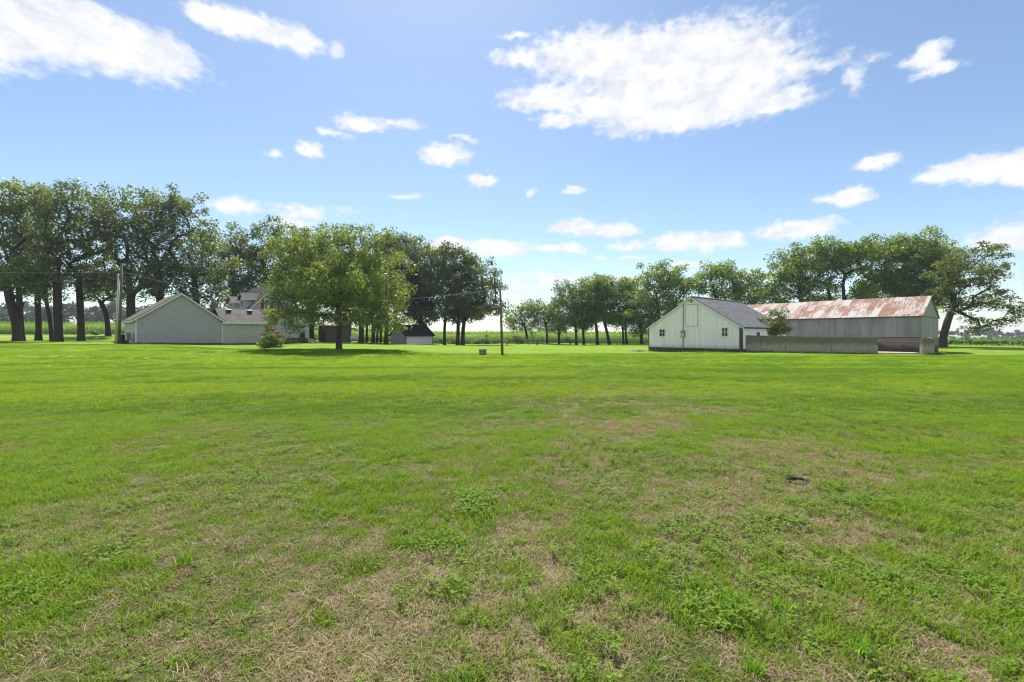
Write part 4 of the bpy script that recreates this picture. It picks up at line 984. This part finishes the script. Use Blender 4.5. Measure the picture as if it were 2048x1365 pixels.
wal('tree between the tall left one and the barn peak', 78, (1350, 687), 5, [(1350, 640), (1352, 600)], [(1350, 560, 26, 24), (1372, 575, 22, 18), (1345, 590, 28, 16)], 72, group=BW)
wal('wide tree behind the barn peak with curved limbs showing', 74, (1435, 687), 7, [(1434, 640), (1432, 600), (1428, 580)], [(1400, 565, 28, 20), (1425, 548, 30, 24), (1455, 545, 34, 24), (1475, 572, 22, 18), (1440, 585, 40, 10)], 73, group=BW)
wal('low-crowned tree behind the right end of the white barn roof', 74, (1500, 687), 6, [(1500, 640), (1505, 600)], [(1500, 570, 24, 26), (1520, 590, 26, 20), (1485, 590, 20, 12)], 74, group=BW)
LB = 'tall trees behind the rusty roofed barn'
wal('broad tree behind the left end of the rusty roof', 70, (1598, 687), 8, [(1600, 640), (1602, 600), (1598, 570)], [(1590, 530, 40, 30), (1560, 560, 38, 26), (1610, 560, 40, 26), (1540, 590, 34, 18), (1585, 505, 20, 12)], 81, group=LB)
wal('tall tree with dark upright limbs second from the rusty roof left end', 70, (1662, 687), 7, [(1662, 640), (1660, 600), (1655, 570)], [(1655, 520, 38, 34), (1640, 500, 26, 20), (1680, 505, 32, 24), (1650, 575, 30, 18)], 82, group=LB)
wal('tree with bare curving trunk rising above the middle of the rusty roof', 69, (1688, 687), 7, [(1687, 640), (1688, 600), (1686, 570), (1690, 550)], [(1700, 505, 36, 24), (1725, 500, 30, 28), (1690, 535, 36, 10)], 83, group=LB)
wal('dense tree over the middle right of the rusty roof', 71, (1750, 687), 9, [(1750, 640), (1750, 600), (1748, 570)], [(1745, 510, 34, 36), (1765, 560, 36, 34), (1735, 580, 30, 18), (1780, 495, 30, 26)], 84, group=LB)
wal('highest tree of the group, its dome above the rusty roof right half', 70, (1812, 687), 9, [(1812, 640), (1818, 600), (1822, 560)], [(1830, 490, 44, 26), (1815, 520, 50, 32), (1870, 510, 36, 26), (1790, 560, 30, 30), (1850, 560, 40, 34)], 85, group=LB)
wal('tree close behind the right gable of the rusty roofed barn', 68, (1862, 687), 8, [(1858, 640), (1856, 600)], [(1880, 520, 30, 26), (1870, 570, 34, 30), (1885, 600, 22, 20)], 86, group=LB)
tree('walnut_tree', 'lone spreading tree at the right with curved leaning trunk and drooping limbs', 'tree', 58, (1884, 688), 13, [(1886, 675), (1894, 645), (1906, 615), (1908, 590)],
     [(1925, 530, 42, 32), (1955, 505, 34, 22), (1990, 535, 34, 26), (1945, 560, 46, 26), (1900, 575, 30, 24), (1985, 600, 44, 20), (2020, 612, 26, 22), (1920, 615, 34, 16), (1955, 640, 30, 14), (2005, 640, 24, 12), (1965, 655, 26, 8), (2035, 625, 16, 12), (1895, 545, 26, 24), (1990, 500, 14, 12)],
     'oak', 'bark', spacing=1.1, per=90, size=.135, seed=90, flat=.6, droop=.25, clump=.84, grow=1.0)
# bare-tipped conifer just leaving the frame at the right
tree('larch_tree', 'thin bare-tipped branches of a tree entering at the right edge', 'tree', 50, (2085, 692), 10, [(2085, 640), (2083, 590), (2082, 545)],
     [(2075, 560, 26, 10), (2075, 600, 34, 12), (2075, 640, 30, 10), (2080, 530, 14, 12)], 'oakdark', 'bark', spacing=1.1, per=6, size=.07, seed=91)
# ---------------- small tree behind the yard wall and bushes
tree('young_tree', 'young bright leafy tree behind the yard wall at the barn corner', 'tree', 46.5, (1552, 700), 3.5, [(1552, 685), (1550, 660)],
     [(1552, 648, 25, 20), (1555, 628, 18, 14), (1540, 660, 18, 14), (1562, 655, 20, 16), (1535, 668, 16, 8)], 'bush', 'bark', spacing=.6, per=130, size=.085, seed=95, clump=.95)
def bush(name, label, d, px, pyb, lobes, leaf, seed, cat='bush', **k):
    return tree(name, label, cat, d, (px, pyb), 2.0, [(px, pyb-4)], lobes, leaf, 'bark', seed=seed, **{**dict(spacing=.5, per=170, size=.075, depth=.9, clump=1.0), **k})
bush('flowering_bush', 'round leafy bush on the lawn at the right end of the low wing', 47, 540, 697, [(540, 683, 20, 12), (528, 689, 12, 7), (555, 688, 12, 8), (541, 674, 12, 8)], 'bush', 96)
bush('rose_bush', 'dusty pink bush against the low wing, behind the green bush', 50, 546, 692, [(538, 660, 9, 12), (550, 668, 12, 12), (560, 676, 10, 10)], 'pinkflower', 97)
SG = 'shrubs along the edge of the corn field'
for i, (px, pyb, r, h, lab) in enumerate([(884, 690, 5, 14, 'upright shrub beside the slim trunk right of the white shed'), (905, 690, 8, 12, 'shrub left of the twin-trunk dark tree'), (951, 691, 9, 10, 'dark low shrub right of the twin-trunk dark tree'),
    (972, 690, 10, 17, 'tall leafy shrub above the small lawn box'), (988, 690, 8, 15, 'shrub just left of the middle utility pole'), (1014, 689, 8, 13, 'shrub just right of the middle utility pole'),
    (1033, 687, 10, 18, 'leafy shrub beneath the small leaning tree'), (1046, 688, 7, 12, 'dark shrub at the foot of the small leaning tree'), (1227, 679, 11, 9, 'distant round shrub beyond the fence, right of the leftward leaning trunk'), (1140, 686, 6, 8, 'low shrub left of the yellowish round tree trunk')]):
    bush('field_shrub', lab, 84 if i != 8 else 110, px, pyb, [(px, pyb-h*.55, r, h*.5), (px+r*.4, pyb-h*.35, r*.7, h*.35)], 'bush' if i in (3, 6, 9) else 'oak', 110+i, group=SG, spacing=.7, size=.12, per=90)
bush('field_shrub', 'low shrub in front of the corn between the oaks and the left pole', 80, 192, 670, [(191, 665, 8, 5)], 'oak', 125, group=SG, spacing=.7, size=.12)
bush('weed_clump', 'weeds growing at the foot of the crumbling block wall', 37.3, 1878, 710.5, [(1876, 707, 10, 4), (1888, 708, 6, 3)], 'bush', 126, cat='weeds', spacing=.28, size=.05, per=40)

# ---------------- far woods
def wood(name, segs, label, size=.9, seed=0, n=60):
    rgn = np.random.default_rng(seed); cl = []; rd = []
    for (px0, px1, d, ytop0, ytop1, cnt, hgt) in segs:
        for i in range(cnt):
            t = rgn.random(); px = px0+(px1-px0)*t; dd = d*(1+rgn.uniform(-.04, .08)); x = at(px, dd); g = g0(x, dd)
            zt = EYE+(HY-(ytop0+(ytop1-ytop0)*t))/F*dd
            wob = (fbm(np.array([px*.045+seed]), np.array([3.3]), 3)[0]-.5)*1.0
            top = g+(zt-g)*(1+wob*.5); z = g+(top-g)*rgn.random()**.7
            cl.append((x, dd, z)); rd.append(max(1.2, (zt-g)*.17)*(.7+.6*rgn.random()))
    cl = np.array(cl); rd = np.array(rd); V, tn = leaves(cl, rd, n, size, rgn, .8)
    o = quads_obj(name, V, 4, M['farwood'], None, tn); tag(o, label, 'woodland', kind='stuff'); return o
wood('far_wood', [(-260, 470, 235, 610, 616, 420, 16)], 'blue-green wood beyond the corn on the left', 1.0, 1)
wood('far_wood', [(1880, 2400, 400, 665, 658, 330, 10)], 'distant wood beyond the bean field on the right', 1.1, 2)
wood('far_wood', [(560, 1060, 900, 665.5, 666, 260, 10), (1040, 1130, 560, 659, 657, 70, 10), (1120, 1320, 900, 665, 665, 120, 10), (1300, 1900, 800, 664, 664, 260, 10)], 'thin distant line of woods along the horizon', 2.0, 3, 50)

# ================================================================== crops
PROTO = bpy.data.collections.new('instance_sources')           # never linked: only feeds the scattered turf and crops
def proto(name, V, nper, mat, tint):
    o = quads_obj(name, V, nper, mat, None, tint, link=False); PROTO.objects.link(o); return o
def blade(p, ang, h, w, bend, tw=0.0):
    """three stacked quads as a curved ribbon; returns list of quads"""
    dx, dy = math.cos(ang), math.sin(ang); px_, py_ = -dy, dx; Q = []; prev = None
    for i in range(4):
        t = i/3; ww = w*(1-t**1.6)*.5+.0004; r = bend*h*t*t; z = h*(t-.25*bend*t*t)
        c = (p[0]+dx*r, p[1]+dy*r, p[2]+z); a = (c[0]-px_*ww, c[1]-py_*ww, c[2]); b = (c[0]+px_*ww, c[1]+py_*ww, c[2])
        if prev: Q += [prev[0], prev[1], b, a]
        prev = (a, b)
    return Q
def leafq(c, ang, L, w, tilt):
    dx, dy = math.cos(ang), math.sin(ang); ux, uy, uz = dx*math.cos(tilt), dy*math.cos(tilt), math.sin(tilt); px_, py_ = -dy, dx
    m = (c[0]+ux*L*.45, c[1]+uy*L*.45, c[2]+uz*L*.45+L*.06); e = (c[0]+ux*L, c[1]+uy*L, c[2]+uz*L-L*.08)
    return [c, (m[0]-px_*w, m[1]-py_*w, m[2]), e, (m[0]+px_*w, m[1]+py_*w, m[2])]
rg = random.Random(11)
def tuft(n, spread, h0, h1, w, lay=.5):
    V = []; T = []
    for i in range(n):
        a = rg.uniform(0, 6.283); r = spread*math.sqrt(rg.random()); q = blade((r*math.cos(a), r*math.sin(a), -.004), rg.uniform(0, 6.283), rg.uniform(h0, h1), w*rg.uniform(.7, 1.3), rg.uniform(.1, lay)*2)
        V += q; T += [rg.random()*.6]*3
    return V, T
def add_tufts(name, k, mat, *a):
    L = []
    for i in range(k):
        V, T = tuft(*a); L.append(proto(name, V, 4, mat, T))
    return L
def scatter(name, protos, pts, rot, scale, label, cat, tilt=.0, idx=None):
    me = bpy.data.meshes.new(name); n = len(pts); me.vertices.add(n); me.vertices.foreach_set('co', np.asarray(pts, np.float32).ravel())
    for nm, ty, val in (('rotz', 'FLOAT', rot), ('scl', 'FLOAT', scale), ('pick', 'INT', idx if idx is not None else rng.integers(0, len(protos), n))):
        a = me.attributes.new(nm, ty, 'POINT'); a.data.foreach_set('value', np.asarray(val, np.float32 if ty == 'FLOAT' else np.int32))
    col = bpy.data.collections.new(name+'_sources')
    for i_, p in enumerate(protos):
        q = bpy.data.objects.new('src_%03d' % i_, p.data); col.objects.link(q)
    o = bpy.data.objects.new(name, me); COL.objects.link(o)
    g = bpy.data.node_groups.new(name, 'GeometryNodeTree'); g.interface.new_socket('Geometry', in_out='INPUT', socket_type='NodeSocketGeometry'); g.interface.new_socket('Geometry', in_out='OUTPUT', socket_type='NodeSocketGeometry')
    gi = g.nodes.new('NodeGroupInput'); go = g.nodes.new('NodeGroupOutput'); ip = g.nodes.new('GeometryNodeInstanceOnPoints'); ci = g.nodes.new('GeometryNodeCollectionInfo')
    ci.inputs[0].default_value = col; ci.inputs['Separate Children'].default_value = True; ci.inputs['Reset Children'].default_value = True
    ip.inputs['Pick Instance'].default_value = True
    def na(nm, ty):
        q = g.nodes.new('GeometryNodeInputNamedAttribute'); q.data_type = ty; q.inputs[0].default_value = nm; return q.outputs[0]
    g.links.new(gi.outputs[0], ip.inputs['Points']); g.links.new(ci.outputs[0], ip.inputs['Instance']); g.links.new(na('pick', 'INT'), ip.inputs['Instance Index'])
    cb = g.nodes.new('ShaderNodeCombineXYZ'); g.links.new(na('rotz', 'FLOAT'), cb.inputs[2]); g.links.new(cb.outputs[0], ip.inputs['Rotation']); g.links.new(na('scl', 'FLOAT'), ip.inputs['Scale'])
    g.links.new(ip.outputs[0], go.inputs[0]); md = o.modifiers.new('scatter', 'NODES'); md.node_group = g
    tag(o, label, cat, kind='stuff'); return o
# corn
def corn_plant(sd):
    r_ = random.Random(sd); V = []; T = []; H = r_.uniform(2.0, 2.35)
    for a in (0, 1.57):
        dx, dy = math.cos(a)*.014, math.sin(a)*.014; V += [(-dx, -dy, 0), (dx, dy, 0), (dx*.6, dy*.6, H), (-dx*.6, -dy*.6, H)]; T += [.3]
    base = r_.uniform(0, 3.14)
    for i in range(11):
        z = .25+i*.165; a = base+(i % 2)*math.pi+r_.uniform(-.4, .4); L = r_.uniform(.5, .75)*(1-abs(i-5)*.05); prev = None
        for k in range(5):
            t = k/4; r = L*t*.85; zz = z+L*(.75*t-.95*t*t); w = .045*(1-t**2)+.004; c = (math.cos(a)*r, math.sin(a)*r, zz); n_ = (-math.sin(a)*w, math.cos(a)*w)
            p = ((c[0]-n_[0], c[1]-n_[1], zz+.01), (c[0]+n_[0], c[1]+n_[1], zz))
            if prev: V += [prev[0], prev[1], p[1], p[0]]; T += [r_.random()]
            prev = p
    for i in range(5):
        a = r_.uniform(0, 6.28); V += [(-.006, 0, H), (.006, 0, H), (math.cos(a)*.1+.006, math.sin(a)*.1, H+.28), (math.cos(a)*.1-.006, math.sin(a)*.1, H+.28)]; T += [1.0]
    return V, T
corns = []
for s in range(5):
    V, T = corn_plant(s); corns.append(proto('corn_plant', V, 4, M['corn'], T))
pts = []
for row in range(11):
    for (xa, xb, y0, sl) in ((-150, -62, 87.5, 0), (-62, -40, 90, 0), (-40, 32, 96, 0), (32, 60, 100, 0)):
        x = np.arange(xa, xb, .21); y = y0+row*.76+rng.normal(0, .05, len(x)); pts.append(np.column_stack([x+rng.normal(0, .04, len(x)), y]))
pts = np.vstack(pts); z = gz(pts[:, 0], pts[:, 1])
scatter('corn_field', corns, np.column_stack([pts, z-.02]), rng.uniform(0, 6.28, len(pts)), rng.uniform(.88, 1.08, len(pts)), 'tall green corn standing beyond the yard', 'corn')
# corn canopy running back to the horizon
def canopy(name, x0f, x1f, ya, yb, h, mat, label, cat, nx=260, ny=90, size=.4):
    rgn = np.random.default_rng(5); n = 60000
    t = rgn.random(n)**1.6; y = ya+(yb-ya)*t; x = x0f(y)+(x1f(y)-x0f(y))*rgn.random(n); z = gz(x, y)+h+rgn.normal(0, .12, n)
    c = np.column_stack([x, y, z]); s = size*(1+t*3.5)
    V, tn = leaves(c, s*.8, 1, 1.0, rgn, .35, up=1.2)
    V = V.reshape(-1, 4, 3); cen = V.mean(1, keepdims=True); V = cen+(V-cen)*s[:, None, None]
    o = quads_obj(name, V.reshape(-1, 3), 4, mat, None, tn*.6+.2); tag(o, label, cat, kind='stuff'); return o
canopy('corn_canopy', lambda y: -.75*y, lambda y: .42*y, 104, 700, 2.15, M['corn'], 'tops of the corn rows running back to the horizon', 'corn')
canopy('bean_field', lambda y: .55*y+10, lambda y: 1.5*y, 76, 400, .62, M['soy'], 'low green bean crop beyond the right fence', 'bean crop', size=.3)

# ---------------- fences
def post_fence(name, pts, d_of, hgt, label, wires=4, r=.03, postmat='darktrim', step=None):
    t = empty(name, (at(pts[0], d_of(pts[0])), d_of(pts[0]), 0)); P3 = []
    for px in pts:
        d = d_of(px); x = at(px, d); z = g0(x, d); P3.append(Vector((x, d, z))-Vector((t.location.x, t.location.y, 0)))
    for p in P3:
        mb = MB(); mb.box(p.x-r, p.x+r, p.y-r, p.y+r, p.z-.3, p.z+hgt); mb.build('post', M[postmat], t)
    for k in range(wires):
        z = hgt*(.2+.75*k/(wires-1)); mb = MB(); mb.tube([p+Vector((0, -r, z)) for p in P3], .006, 4); mb.build('wire_strand', M['wire'], t)
    tag(t, label, 'fence')
post_fence('wire_fence', [1878, 1924, 1963, 2003, 2044, 2086], lambda px: 77, 1.35, 'thin wire fence with dark posts in front of the bean field')
post_fence('wire_fence', [1041, 1065, 1085, 1098, 1125, 1150, 1180, 1210, 1240, 1268, 1292], lambda px: 89, 1.25, 'wire fence with thin posts running behind the tree row', 5)
SP = 'short dark stumps on the lawn below the small trees'
for i, (px, py, w, h, lab) in enumerate([(1014, 688.5, .1, .45, 'short dark stump nearest the middle utility pole'), (1037, 690, .09, .4, 'short dark stump second from the middle utility pole'),
        (1058, 689, .07, .3, 'tiny stump between the two small leaning trees'), (1074, 691.5, .13, 1.1, 'tall dark fence stub standing on the lawn in front of the fence'), (1233, 698, .04, .5, 'thin green stake on the lawn left of the barn'), (1214, 698, .04, .5, 'thin stake leftmost on the lawn in front of the fence row')]):
    d = 78; x = at(px, d); s = empty('wooden_stump', (x, d, zof(py, d))); mb = MB(); mb.tube([(0, 0, -.4), (0.01, 0, h*.5), (0, 0, h)], [w*1.2, w, w*.85], 8); mb.build('stump_body', M['oldwood'], s, True)
    mb = MB(); mb.tube([(0, 0, h), (0, 0, h+.02)], [w*.8, w*.6], 8); mb.build('cut_top', M['stone'], s); s.location.z = g0(x, d)
    tag(s, lab, 'stump', SP)

# ================================================================== turf
def band(y0, y1, dens, side=1.25, pad=1.2):
    n = int(dens*((side*y1**2+2*pad*y1/2)-(side*y0**2+2*pad*y0/2))*1.0); u = rng.random(n*2)
    y = np.sqrt(y0**2+(y1**2-y0**2)*u); x = (rng.random(n*2)*2-1)*(side*y+pad); keep = rng.random(n*2) < .5*(1+0*y); x, y = x[keep], y[keep]; return x, y
def terr(x, y):
    z = gz(x, y)+(fbm(x*.8, y*.8, 3)-.5)*.05*sstep(1, 3, np.hypot(x, y))+(fbm(x*.07, y*.07, 2)-.5)*.15*sstep(8, 20, np.hypot(x, y))*(1-sstep(38, 42, y)); return z
gA = add_tufts('grass_tuft', 6, M['grass'], 26, .055, .02, .062, .0042, .55)
gS = add_tufts('short_tuft', 5, M['grass'], 30, .06, .012, .04, .0036, .7)
sA = add_tufts('straw_tuft', 6, M['straw'], 30, .06, .012, .045, .0030, .95)
gB = add_tufts('grass_patch', 5, M['grassfar'], 40, .12, .03, .07, .007, .5)
sB = add_tufts('straw_patch', 4, M['straw'], 36, .12, .02, .05, .006, .9)
gC = add_tufts('lawn_patch', 5, M['grassfar'], 46, .28, .035, .075, .016, .5)
M['gd'] = grassmat('darker_turf', (.075, .18, .011), (.12, .225, .013), (.15, .25, .02), .44); M['gy'] = grassmat('yellower_turf', (.20, .30, .022), (.25, .32, .035), (.30, .32, .07), .42)
gCd = add_tufts('lawn_patch_dark', 3, M['gd'], 46, .28, .035, .08, .016, .5); gCy = add_tufts('lawn_patch_yellow', 3, M['gy'], 40, .28, .02, .055, .014, .7)
gBd = add_tufts('grass_patch_dark', 3, M['gd'], 40, .12, .03, .075, .007, .5); gBy = add_tufts('grass_patch_yellow', 3, M['gy'], 36, .12, .02, .05, .007, .7)
def mixidx(x, y, nb):
    st = fbm(x*.05+y*.012+4, y*.55+2, 4); st2 = fbm((x-.9*y)*.5+50, (y+x)*.06, 3); p = fbm(x*.22+8, y*.22+6, 4)
    v = rng.random(len(x)); a = sstep(.42, .66, .45*st+.25*st2+.3*p); return np.where(v < a*.95, nb+rng.integers(0, 3, len(x)), np.where(v > 1-.28*sstep(.35, .65, 1-p), nb+3+rng.integers(0, 3, len(x)), rng.integers(0, nb, len(x))))
gT = add_tufts('tall_tuft', 4, M['grass'], 22, .035, .05, .13, .0065, .4)
def weed_proto(kind, sd):
    r_ = random.Random(sd); V = []; T = []
    n = 9 if kind == 0 else 16; H = r_.uniform(.03, .06) if kind == 0 else r_.uniform(.07, .14)
    for s in range(3 if kind == 0 else 4):
        sx_, sy_ = r_.uniform(-.035, .035), r_.uniform(-.035, .035); hh = H*r_.uniform(.6, 1.1)
        V += [(sx_*.3-.0015, sy_*.3, 0), (sx_*.3+.0015, sy_*.3, 0), (sx_+.001, sy_, hh), (sx_-.001, sy_, hh)]; T += [.9]
        for i in range(n//2):
            a = i*2.4+r_.uniform(-.3, .3); t = .35+.65*i/(n//2); L = r_.uniform(.014, .028)*(1.25-.5*t); V += leafq((sx_*(.3+.7*t), sy_*(.3+.7*t), hh*t), a, L, L*.30, r_.uniform(-.1, .5)); T += [r_.random()*.7]
    return V, T
wA = []; 
for s in range(5): V, T = weed_proto(0, s); wA.append(proto('low_weed', V, 4, M['weed'], T))
wB = []
for s in range(5): V, T = weed_proto(1, s+20); wB.append(proto('tall_weed', V, 4, M['weed'], T))
def clovers(sd, rr=.15, n=62):
    r_ = random.Random(sd); V = []; T = []
    for i in range(n):
        a = r_.uniform(0, 6.28); q = rr*math.sqrt(r_.random()); c = (q*math.cos(a), q*math.sin(a), r_.uniform(.015, .06)); b0 = r_.uniform(0, 6.28)
        for k in range(2): V += leafq(c, b0+k*2.4, r_.uniform(.012, .022), .0075, r_.uniform(-.2, .4)); T += [r_.random()]
    return V, T
wC = []
for s in range(4): V, T = clovers(s); wC.append(proto('clover_patch', V, 4, M['clover'], T))

def wavemask(x, y, s, o): return fbm(x*s+o, y*s+o*.7, 4)
def near_scatter():
    # fine turf up to 9 m
    x, y = band(1.25, 9, 400); dr = dryness(x, y); hol = np.hypot((x-HOLE[0])/.15, (y-HOLE[1]+.04)/.17) > 1
    pg = np.clip(1.05-dr*.78, .28, 1); k = (rng.random(len(x)) < pg) & hol; thin = rng.random(len(x)) < 1
    xg, yg = x[k], y[k]; z = terr(xg, yg); longm = sstep(.45, .6, wavemask(xg, yg, 1.1, 20)); idx = np.where(rng.random(len(xg)) < .35+.5*longm, rng.integers(0, 6, len(xg)), 6+rng.integers(0, 5, len(xg)))
    names = sorted([(p.name, i) for i, p in enumerate(gA+gS)])
    scl = (.75+.5*rng.random(len(xg)))*(.8+.45*longm)
    scatter('lawn_grass', gA+gS, np.column_stack([xg, yg, z]), rng.uniform(0, 6.28, len(xg)), scl, 'green mown turf of the near lawn', 'grass', idx=idx)
    x, y = band(1.25, 9, 470); dr = dryness(x, y); hol = np.hypot((x-HOLE[0])/.15, (y-HOLE[1]+.04)/.17) > 1
    k = (rng.random(len(x)) < np.clip(dr*.95+.22, 0, 1)) & hol; x, y = x[k], y[k]
    scatter('dry_grass', sA, np.column_stack([x, y, terr(x, y)]), rng.uniform(0, 6.28, len(x)), .7+.6*rng.random(len(x)), 'dry straw-coloured grass in the worn patches', 'dry grass')
    # weeds
    x, y = band(1.25, 12, 150); dr = dryness(x, y); m = wavemask(x, y, 1.0, 50); right = sstep(-1.5, 1.5, x-.1*y)
    k = rng.random(len(x)) < (.5+.5*sstep(.42, .62, m))*(.35+.65*right)*(.45+.6*np.clip(dr+.35, 0, 1))*(1-.6*np.exp(-((x-2.8)/.25)**2)) ; k &= np.hypot(x-HOLE[0], y-HOLE[1]) > .16; x, y = x[k], y[k]
    scatter('low_weeds', wA, np.column_stack([x, y, terr(x, y)]), rng.uniform(0, 6.28, len(x)), .45+.9*rng.random(len(x))**1.5, 'low broad-leaved weeds through the turf', 'weeds')
    x, y = band(1.25, 8, 30); m = wavemask(x, y, .9, 80); k = (rng.random(len(x)) < sstep(.47, .66, m)*(.10+.9*sstep(-1, 1.5, x))) & (np.hypot(x-HOLE[0], y-HOLE[1]) > .25); x, y = x[k], y[k]
    scatter('tall_weeds', wB, np.column_stack([x, y, terr(x, y)]), rng.uniform(0, 6.28, len(x)), .6+.6*rng.random(len(x)), 'taller leafy weeds standing out of the worn turf', 'weeds')
    x, y = band(2.5, 22, 22); m = wavemask(x, y, .55, 33); k = rng.random(len(x)) < sstep(.43, .62, m)*(.3+.6*sstep(0, 4, x)); k &= np.hypot(x-HOLE[0], y-HOLE[1]) > .25; x, y = x[k], y[k]
    scatter('clover', wC, np.column_stack([x, y, terr(x, y)]), rng.uniform(0, 6.28, len(x)), .8+.6*rng.random(len(x)), 'patches of clover and creeping weeds', 'clover')
    # 9 - 24 m
    x, y = band(8.6, 22, 60); dr = dryness(x, y); k = rng.random(len(x)) < np.clip(1.05-dr*.8, .2, 1); xg, yg = x[k], y[k]
    scatter('lawn_grass', gB+gBd+gBy, np.column_stack([xg, yg, terr(xg, yg)]), rng.uniform(0, 6.28, len(xg)), (.75+.5*rng.random(len(xg))), 'green mown turf of the middle lawn', 'grass', idx=mixidx(xg, yg, 5))
    k = rng.random(len(x)) < np.clip(dr*1.1, 0, 1); xs, ys = x[k]+.03, y[k]+.02
    scatter('dry_grass', sB, np.column_stack([xs, ys, terr(xs, ys)]), rng.uniform(0, 6.28, len(xs)), .7+.6*rng.random(len(xs)), 'dry straw-coloured grass patches of the middle lawn', 'dry grass')
    x, y = band(20, 43, 13); k = ~((x > 20) & (y > 38)); x, y = x[k], y[k]
    scatter('lawn_grass', gC+gCd+gCy, np.column_stack([x, y, terr(x, y)]), rng.uniform(0, 6.28, len(x)), .7+.5*rng.random(len(x)), 'bright green turf of the far lawn', 'grass', idx=mixidx(x, y, 5))
near_scatter()
def edge_grass():
    P_ = []
    for (a, b, n) in (((-36.6, 43.8), (-31.7, 48.9), 150), ((-31.5, 48.95), (-28.8, 51.9), 60), ((15.0, 49.45), (21.3, 41.85), 170), ((21.95, 42.45), (31.3, 38.45), 190), ((34.2, 37.4), (35.1, 37.35), 25), ((-17.0, 71.8), (-13.4, 75.3), 60)):
        for i in range(n):
            t = rng.random(); P_.append((a[0]+(b[0]-a[0])*t+rng.normal(0, .07), a[1]+(b[1]-a[1])*t-abs(rng.normal(0, .10))))
    P_ = np.array(P_); z = gz(P_[:, 0], P_[:, 1])
    scatter('edge_grass', gT, np.column_stack([P_, z-.01]), rng.uniform(0, 6.28, len(P_)), rng.uniform(.8, 2.6, len(P_)), 'uncut grass along the foot of the walls', 'grass')
edge_grass()
# bright clumps of longer grass, one by one
def clump(px, py, n, label, seed, h=.16):
    d = EYE/((py-HY)/F); x = at(px, d); y = d; r_ = random.Random(seed); V = []; T = []
    for i in range(n):
        a = r_.uniform(0, 6.28); q = .05*math.sqrt(r_.random()); V += blade((q*math.cos(a), q*math.sin(a), -.01), r_.uniform(0, 6.28), r_.uniform(h*.5, h), .0085, r_.uniform(.1, .7)); T += [r_.random()]*3
    z = float(terr(np.array([x]), np.array([y]))[0]); o = quads_obj('grass_clump', V, 4, M['longgrass'], None, T); o.location = (x, y, z); tag(o, label, 'grass clump', 'clumps of longer bright grass in the foreground')
M['longgrass'] = grassmat('long_grass_blades', (.12, .27, .02), (.12, .27, .02), (.20, .36, .04), .45)
clump(1452, 1215, 34, 'bright tall grass clump, left one of the close pair in the lower right', 1, .13)
clump(1562, 1222, 34, 'bright tall grass clump, right one of the close pair in the lower right', 2, .14)
clump(1725, 1310, 38, 'bright tall grass clump nearest the bottom right corner', 3, .14)
clump(1505, 1345, 36, 'bright grass clump at the bottom edge, lower right', 4, .11)
clump(368, 1130, 30, 'bright grass clump in the shaded lower left turf', 5, .13)
clump(925, 1090, 26, 'bright grass clump just left of centre in the worn turf', 6, .09)
# burrow
def burrow():
    z = float(terr(np.array([HOLE[0]]), np.array([HOLE[1]]))[0]); t = empty('animal_burrow', (HOLE[0], HOLE[1], z)); tag(t, 'small black animal burrow in the worn turf at right', 'burrow')
    V = []; Fs = []; na = 20; rgn = random.Random(4)
    prof = [(1.25, .0), (1.12, .012), (1.0, -.005), (.85, -.05), (.6, -.10), (.05, -.115)]
    for (q, zz) in prof:
        for k in range(na): a = 2*math.pi*k/na; w_ = 1+rgn.uniform(-.06, .06); V.append((.105*q*w_*math.cos(a), .085*q*w_*math.sin(a), zz))
    for i in range(len(prof)-1):
        for k in range(na): Fs.append((i*na+k, i*na+(k+1) % na, (i+1)*na+(k+1) % na, (i+1)*na+k))
    mesh_obj('burrow_mouth', V[:2*na], [f for f in Fs if max(f) < 2*na], M['soil'], t, True)
    mesh_obj('burrow_hollow', V[na:], [tuple(i-na for i in f) for f in Fs if min(f) >= na], M['black'], t, True)  # inner shade of the hole put in as black colour
burrow()

# ================================================================== haze
def haze():
    mb = MB(); mb.box(-1800, 1800, -1800, 1800, -12, 34); o = mb.build('haze', None); m, nt = new_mat('thin_summer_haze')
    v = N(nt, 'ShaderNodeVolumePrincipled'); v.inputs['Color'].default_value = (.75, .85, 1, 1); v.inputs['Density'].default_value = .00028; v.inputs['Anisotropy'].default_value = .2
    ou = N(nt, 'ShaderNodeOutputMaterial'); nt.links.new(v.outputs[0], ou.inputs['Volume']); o.data.materials.append(m)
    tag(o, 'thin bluish summer haze over the far fields', 'haze', kind='stuff'); return o
USE_HAZE = True
if USE_HAZE: haze()
